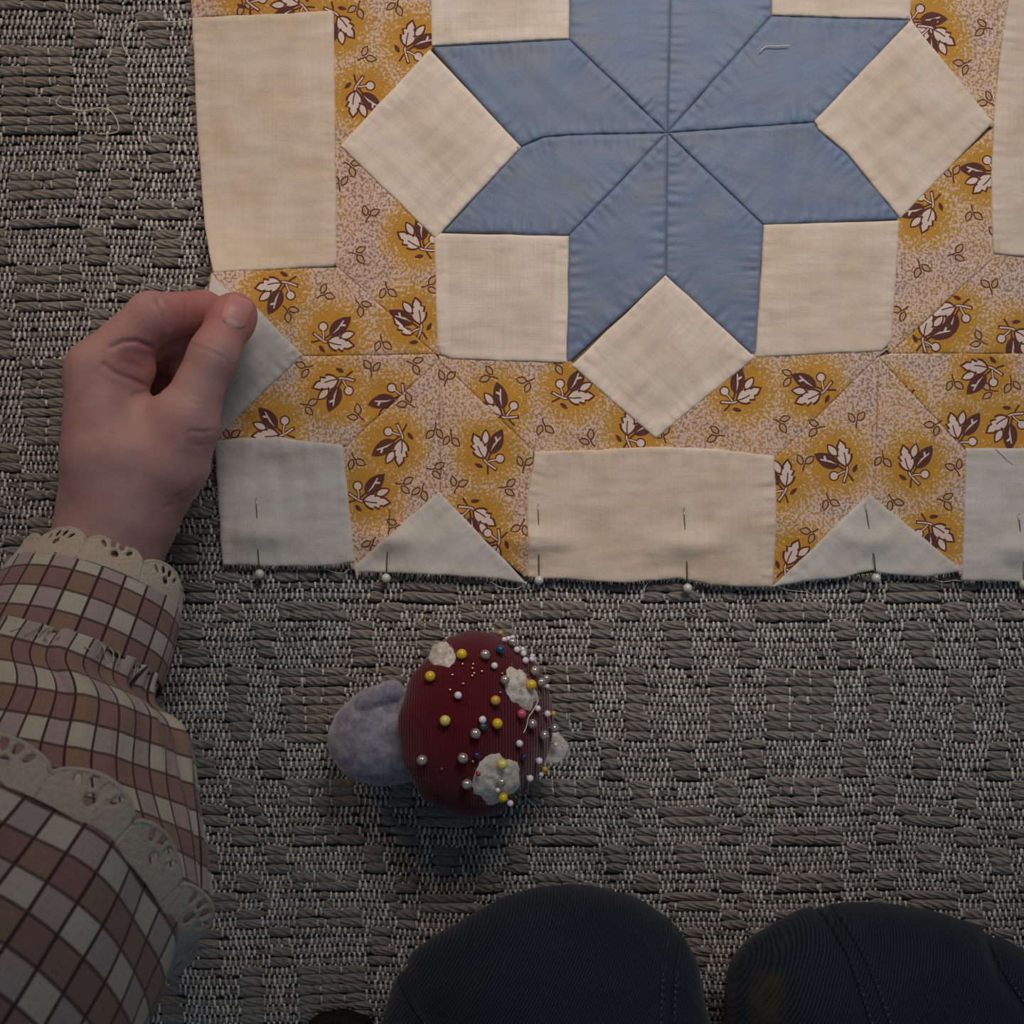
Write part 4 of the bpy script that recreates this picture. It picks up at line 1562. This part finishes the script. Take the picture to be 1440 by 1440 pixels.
lump = 1 + 0.030 * noise2(np.cos(PH) * 1.5 + 3, np.sin(PH) * 1.5 + TH, 81) + 0.014 * np.sin(13 * PH + 2 * noise2(np.cos(PH) * 2, np.sin(PH) * 2, 82)) * np.exp(-((TH - 1.85) / 0.34) ** 2)
X_, Y_ = rad * lump * np.cos(PH), rad * lump * np.sin(PH)
Z_ = bz * ct2 * (1 + 0.05 * noise2(X_ / 0.02, Y_ / 0.02, 83))
VC = MC + X_[..., None] * ME1 + Y_[..., None] * ME2 + Z_[..., None] * MA
VC = VC.reshape(-1, 3)
FC = grid_faces(nu, nv, True)
rib = np.stack([(VC[:, 0] - MC[0]) / 0.00112, Y_.ravel() / 0.0015, Z_.ravel() / 0.0011], 1)
VC[:, 2] = np.maximum(VC[:, 2], 0.0)
# the faces must look outward
if np.dot(np.cross(VC[FC[2000][1]] - VC[FC[2000][0]], VC[FC[2000][2]] - VC[FC[2000][0]]), VC[FC[2000][0]] - MC) < 0:
    FC = FC[:, ::-1].copy()
cap_bvh = bvh_of(VC, FC)
mesh_obj('cap', VC, FC, M_RED, mush, attrs={'rib': rib}, offset=ML)


def stem_fn(p):
    d = cap(p, np.array(P(536, 1036, 0.0205)), np.array(P(615, 1028, 0.030)), 0.0196, 0.0185)
    d = smin(d, cap(p, np.array(P(510, 1040, 0.0175)), np.array(P(525, 1035, 0.018)), 0.0132, 0.0175), 0.008)
    q = cap(p, np.array(P(514, 986, 0.0315)), np.array(P(552, 972, 0.034)), 0.0046, 0.0050)
    return smin(d, q, 0.0012)


V, F = sdf_mesh(stem_fn, np.array(P(450, 1120, 0.0)) - [0.004, 0.004, 0.001], np.array(P(640, 940, 0.0)) + [0.004, 0.004, 0.056], 0.001)
V = smooth_mesh(V, F, 2)
N = vnormals(V, F)
q = to_px(V)
V = V + N * (0.0006 * noise2(q[:, 0] / 14, q[:, 1] / 14, 84) + 0.0007 * noise2(q[:, 0] / 40, q[:, 1] / 40, 85))[:, None]
V[:, 2] = np.maximum(V[:, 2], 0.0)
mesh_obj('stem', V, F, M_STEM, mush, offset=ML)


def fuzz(name, pts, nrms, ln, mat, parent, off, count, rad=0.00005):
    fr_ = []
    for _ in range(count):
        i_ = random.randrange(len(pts))
        a = pts[i_]
        n_d = nrms[i_]
        rd = np.array([random.gauss(0, 1) for _ in range(3)])
        d1 = n_d * 0.6 + rd * 0.55
        d1 /= np.linalg.norm(d1)
        d2 = d1 + np.array([random.gauss(0, 1) for _ in range(3)]) * 0.5
        l_ = ln * random.uniform(0.4, 1.2)
        b = a + d1 * l_ * 0.5
        c_ = b + d2 / np.linalg.norm(d2) * l_ * 0.5
        fr_.append(tube_arrays(np.array([a - n_d * 0.0003, b, c_]), np.array([rad, rad, rad * 0.5]), 3))
    v_, f_ = merge(fr_)
    v_[:, 2] = np.maximum(v_[:, 2], 0.0002)
    o = mesh_obj(name, v_, f_, mat, parent, offset=off)
    o['kind'] = 'stuff'
    return o


fuzz('stem_fuzz', V, N, 0.0022, M_STEMFUZZ, mush, ML, 1500)

SPOTS = [(622, 921, 19, 18, 0.3), (731, 968, 20, 33, -0.45), (697, 1096, 37, 33, -0.4), (784, 1054, 15, 28, -0.2)]
sp_pts, sp_nrm = [], []
for si, (sx, sy, ra, rb, rot) in enumerate(SPOTS):
    nr_, na_ = 12, 40
    vs = []
    for i in range(nr_):
        r_ = i / (nr_ - 1)
        for j in range(na_):
            a_ = j / na_ * 2 * math.pi
            wob_ = 1 + 0.32 * float(noise2(np.array([math.cos(a_) * 1.3 + si * 5]), np.array([math.sin(a_) * 1.3]), 90)) + 0.14 * float(noise2(np.array([math.cos(a_) * 4 + si * 5]), np.array([math.sin(a_) * 4]), 91))
            x_, y_ = ra * r_ * wob_ * math.cos(a_), rb * r_ * wob_ * math.sin(a_)
            q = (sx + x_ * math.cos(rot) - y_ * math.sin(rot), sy + x_ * math.sin(rot) + y_ * math.cos(rot))
            h_, n_v = hit(cap_bvh, *q)
            if h_ is None or si == 3:
                # the spot on the far flank: project sideways onto the cap instead
                p0 = Vector(P(q[0], q[1], 0.024 + 0.012 * math.sin(a_) * r_ * 0))
                nh = cap_bvh.find_nearest(p0)
                h_, n_v = nh[0], nh[1]
            th_ = 0.0022 * (1 - r_ ** 3) * (0.8 + 0.7 * float(noise2(np.array([q[0] / 9]), np.array([q[1] / 9]), 92))) - 0.0002
            if si == 3:
                th_ += 0.0062 * (1 - r_ ** 2)
            vs.append(np.array(h_ + n_v * th_))
            if r_ > 0.15:
                sp_pts.append(vs[-1])
                sp_nrm.append(np.array(n_v))
    mesh_obj('felt_spot', np.array(vs), grid_faces(na_, nr_, True), M_SPOT, mush, offset=ML)
fuzz('spot_fuzz', np.array(sp_pts), np.array(sp_nrm), 0.0018, M_FUZZ, mush, ML, 1600, 0.00004)

# pins in the cap (places read off the photograph) -------------------------------
Z2 = lambda X, Y: (440 + X / 3.789, 860 + Y / 3.789)
CAP_PINS = [
    # colour, radius mm, zoom place, label
    ('yellow', 1.75, (793, 250), 'bright yellow ball pin right of the upper left felt spot'),
    ('yellow', 1.75, (637, 360), 'bright yellow ball pin below the upper left felt spot'),
    ('yellow', 1.75, (1130, 400), 'yellow ball pin standing in the upper right felt spot'),
    ('yellow', 1.75, (963, 596), 'bright yellow ball pin in the middle of the red cap'),
    ('gold', 1.65, (955, 477), 'mustard yellow ball pin left of the upper right felt spot'),
    ('pale', 1.75, (706, 580), 'pale yellow ball pin on the left half of the red cap'),
    ('pale', 1.7, (983, 797), 'pale yellow ball pin at the top of the lower felt spot'),
    ('yellow', 1.6, (988, 960), 'yellow ball pin low in the lower felt spot'),
    ('gold', 1.0, (1261, 545), 'small mustard ball pin on the right rim of the cap'),
    ('gold', 1.1, (1227, 838), 'small mustard ball pin on the lower right rim'),
    ('gold', 0.9, (995, 122), 'small mustard ball pin at the top rim of the cap'),
    ('pearl', 1.7, (906, 248), 'pearl pin between the yellow pin and the blue pin'),
    ('pearl', 1.65, (1004, 372), 'pearl pin at the left edge of the upper right felt spot'),
    ('pearl', 1.7, (1158, 328), 'pearl pin at the upper edge of the right felt spot'),
    ('pearl', 1.6, (1192, 384), 'pearl pin on the upper right rim beside the felt spot, inner one'),
    ('pearl', 1.5, (1218, 366), 'pearl pin on the upper right rim beside the felt spot, outer one'),
    ('pearl', 1.7, (1145, 597), 'pearl pin right of the pink pin'),
    ('pearl', 1.7, (1205, 655), 'pearl pin below and right of the pink pin'),
    ('pearl', 1.6, (1258, 620), 'pearl pin on the right rim above the flank felt spot'),
    ('pearl', 1.75, (855, 646), 'pearl pin just below the green pin'),
    ('pearl', 1.75, (793, 768), 'pearl pin left of the small navy pin'),
    ('pearl', 1.75, (598, 780), 'pearl pin alone on the lower left of the cap'),
    ('pearl', 1.75, (815, 900), 'pearl pin at the left edge of the lower felt spot'),
    ('pearl', 1.4, (983, 888), 'pearl pin in the middle of the lower felt spot'),
    ('pearl', 1.6, (1047, 185), 'pearl pin among white pins near the top rim'),
    ('white', 1.15, (955, 298), 'white ball pin below the blue pin'),
    ('white', 1.25, (771, 451), 'white ball pin alone on the upper left of the cap'),
    ('white', 1.25, (893, 577), 'white ball pin touching the green pin'),
    ('white', 1.2, (1084, 700), 'white ball pin in the right middle of the cap'),
    ('white', 1.2, (1185, 787), 'white ball pin right of the navy pin'),
    ('white', 1.2, (1138, 877), 'white ball pin right of the lower felt spot'),
    ('white', 1.1, (1030, 994), 'white ball pin at the bottom edge of the lower felt spot'),
    ('white', 1.2, (1228, 546), 'white ball pin beside the small mustard pin on the right rim'),
    ('white', 1.1, (1180, 517), 'white ball pin below the upper right felt spot'),
    ('white', 1.15, (1117, 272), 'white ball pin above the upper right felt spot'),
    ('white', 1.15, (1073, 218), 'largest white ball pin just below the rim pearl pin'),
    ('white', 1.1, (1107, 238), 'lower of two white ball pins touching at the upper right rim'),
    ('white', 1.0, (1103, 216), 'upper of two white ball pins touching at the upper right rim'),
    ('white', 1.0, (1150, 266), 'lower of the paired white ball pins above the pearl at the felt spot'),
    ('white', 0.9, (1154, 249), 'outer of the paired white ball pins above the pearl at the felt spot'),
    ('white', 1.0, (1054, 157), 'right of three white ball pins at the top rim'),
    ('white', 1.0, (1032, 162), 'middle of three white ball pins at the top rim'),
    ('white', 0.9, (1010, 164), 'left of three white ball pins at the top rim'),
    ('white', 0.9, (1231, 403), 'white ball pin below the two pearl pins on the rim'),
    ('white', 0.9, (1262, 700), 'white ball pin in the felt spot on the right flank'),
    ('white', 0.8, (1225, 880), 'white ball pin at the lower right rim'),
    ('white', 0.9, (968, 930), 'small white ball pin inside the lower felt spot'),
    ('blue', 1.6, (983, 222), 'dark blue ball pin near the top of the cap'),
    ('navy', 1.1, (865, 757), 'small navy ball pin above the lower felt spot'),
    ('navy', 1.1, (1108, 768), 'small navy ball pin right of the lower felt spot'),
    ('green', 1.25, (897, 612), 'dark green ball pin in the middle of the cap'),
    ('pink', 1.55, (1092, 545), 'glossy pink ball pin below the upper right felt spot'),
    ('red', 0.8, (870, 850), 'tiny red ball pin left of the lower felt spot'),
]
METAL_PINS = [
    ((852, 285), 'topmost of the four flat metal pins clustered below the pearl'), ((848, 308), 'second from top of the four clustered flat metal pins'),
    ((856, 333), 'right lower one of the four clustered flat metal pins'), ((847, 346), 'left lowest one of the four clustered flat metal pins'),
    ((797, 285), 'flat metal pin directly below the top yellow pin'), ((745, 342), 'flat metal pin between the two bright yellow pins'),
    ((800, 388), 'flat metal pin below left of the metal pin cluster'), ((731, 420), 'flat metal pin just above left of the lone white pin'),
    ((897, 323), 'flat metal pin right of the metal pin cluster'), ((993, 432), 'flat metal pin below the pearl at the upper right felt spot'),
    ((850, 795), 'flat metal pin just below the left navy pin'), ((687, 832), 'flat metal pin low on the left, right of the lone pearl'),
    ((1097, 970), 'outer flat metal pin at the lower right rim of the cap'), ((1075, 983), 'inner flat metal pin at the lower right rim of the cap'),
    ((1003, 333), 'flat metal pin at the upper left edge of the right felt spot')]
head_mesh = {}
hv, hf = sphere_arrays((0, 0, 0), 1.0, 16, 11)
for cname in BEAD:
    me = quads_mesh('pin_head', hv, hf)
    me.materials.append(BEAD[cname])
    head_mesh[cname] = me
sv, sf = tube_arrays(np.array([(0, 0, 0.0), (0, 0, -0.006), (0, 0, -0.012)]), np.array([0.0003, 0.0003, 0.0001]), 6)
shaft_me = quads_mesh('pin_shaft', sv, sf)
shaft_me.materials.append(M_METAL)
fv, ff = sphere_arrays((0, 0, 0), 1.0, 10, 7, (1, 1, 0.45))
flat_me = quads_mesh('pin_head', fv, ff)
flat_me.materials.append(M_BRASS)
spot_objs = [o for o in bpy.data.objects if o.name.startswith('felt_spot')]


def set_pin(name, label, cat, grp, me, r, pxy):
    h_, n_v = hit(cap_bvh, *pxy)
    if h_ is None:
        for k in range(40):
            pxy = (pxy[0] + (667 - pxy[0]) * 0.01, pxy[1] + (1016 - pxy[1]) * 0.01)
            h_, n_v = hit(cap_bvh, *pxy)
            if h_ is not None:
                break
    in_spot = any(((pxy[0] - s[0]) / s[2]) ** 2 + ((pxy[1] - s[1]) / s[3]) ** 2 < 0.9 for s in SPOTS)
    out = 0.0015 if in_spot else 0.0004
    n_d = (n_v + Vector((0, 0, 0.25))).normalized()
    e_ = empty(name, label, cat, tuple(h_ + n_v * (r + out)), grp)
    e_.rotation_mode = 'QUATERNION'
    e_.rotation_quaternion = n_d.to_track_quat('Z', 'Y')
    hd = link(bpy.data.objects.new('pin_head', me), e_)
    hd.scale = (r, r, r)
    sh = link(bpy.data.objects.new('pin_shaft', shaft_me), e_)
    return e_


for cn, r_, z_, lb in CAP_PINS:
    set_pin('ball_pin', lb, 'pin', 'ball pins in the mushroom', head_mesh[cn], r_ / 1000 * 1.18, Z2(*z_))
for z_, lb in METAL_PINS:
    set_pin('dressmaker_pin', lb, 'pin', 'flat metal pins in the mushroom', flat_me, 0.00055, Z2(*z_))

# ------------------------------------------------------------------ loose threads and fluff
def thread(label, pts, rad=0.00026, mat=None, on=None, lift=0.0006, name='loose_thread'):
    cp = catmull([p[:2] for p in pts], 14 * len(pts))
    out = []
    for q in cp:
        z = lift
        if on == 'quilt':
            z = float(drape(q[0:1], q[1:2])[0]) + LV + 0.0006
        if on == 'cap':
            h_, n_v = hit(cap_bvh, q[0], q[1])
            if h_ is not None:
                out.append(np.array(h_ + n_v * 0.0025))
                continue
            z = 0.02
        out.append(np.array(P(q[0], q[1], z)))
    out = np.array(out)
    base = out[0].copy()
    v_, f_ = tube_arrays(out, rad, 5)
    o = mesh_obj(name, v_, f_, mat or M_THREAD, None, offset=base)
    o.location = base
    return tag(o, label, 'thread', 'loose sewing threads')


thread('pale thread curling from the quilt corner onto the rug', [(278, 24), (255, 30), (225, 31), (192, 32), (174, 46), (173, 62), (182, 80), (193, 90)])
thread('long pale squiggle of thread lying alone on the rug at upper left', [(86, 134), (79, 144), (86, 150), (100, 153), (118, 156), (140, 152), (155, 156), (164, 168), (166, 184), (150, 188), (138, 188)])
thread('white thread snippet on the blue star near its top', [(1069, 73), (1076, 66), (1084, 65), (1092, 65), (1110, 64)], 0.00022, M_REDTHREAD, 'quilt')
thread('short thread tail on the pale rectangle at the right edge', [(1400, 630), (1410, 640), (1420, 648), (1425, 652)], 0.00016, M_REDTHREAD, 'quilt')
thread('thin thread hanging below the hem left of the right hand pearl pin', [(912, 818), (906, 828), (905, 842)], 0.00013)
thread('fine thread arc below the right triangle on the rug', [(1085, 822), (1110, 830), (1140, 834), (1155, 850), (1165, 866), (1180, 872), (1200, 866)], 0.00012)
thread('tangled thread under the tip of the left triangle', [(690, 818), (705, 826), (725, 828), (738, 822)], 0.00014)
thread('thread ends at the right tip of the right triangle', [(1305, 812), (1325, 818), (1345, 816), (1362, 820), (1366, 810)], 0.00014)
thread('frayed thread under the bottom left cream square', [(455, 798), (468, 804), (482, 806), (492, 800)], 0.00013)
thread('white thread hanging across the mushroom cap', [Z2(1168, 452), Z2(1172, 480), Z2(1150, 525), Z2(1125, 565), Z2(1115, 610), Z2(1100, 645)], 0.00022, M_REDTHREAD, 'cap')
thread('stiff white thread end below the mushroom cap on the rug', [Z2(1138, 990), Z2(1160, 1015), Z2(1190, 1045), Z2(1210, 1075)], 0.00016, M_REDTHREAD, None, 0.002)
thread('short straight thread across the lower felt spot', [Z2(950, 806), Z2(990, 802), Z2(1050, 800)], 0.00010, M_REDTHREAD, 'cap')

# dark fuzzy clump at the lower edge
cl = P(482, 1452, 0.0)
vs, fs = sphere_arrays((0, 0, 0), 1.0, 40, 24)
vs = vs * np.array([0.0165, 0.0125, 0.010])
nn_ = vs / (np.linalg.norm(vs, axis=1)[:, None] + 1e-9)
vs = vs + nn_ * (0.0022 * noise2(vs[:, 0] / 0.006, vs[:, 1] / 0.006, 95))[:, None]
vs[:, 2] = np.maximum(vs[:, 2] + 0.006, 0.0)
co = mesh_obj('wool_clump', vs, fs, M_DARKFUZZ)
co.location = cl
tag(co, 'dark brown fuzzy wool clump on the rug at the bottom picture edge', 'wool')
fuzz('clump_fuzz', vs, nn_, 0.004, M_DARKFUZZ, co, np.zeros(3), 700, 0.00008)
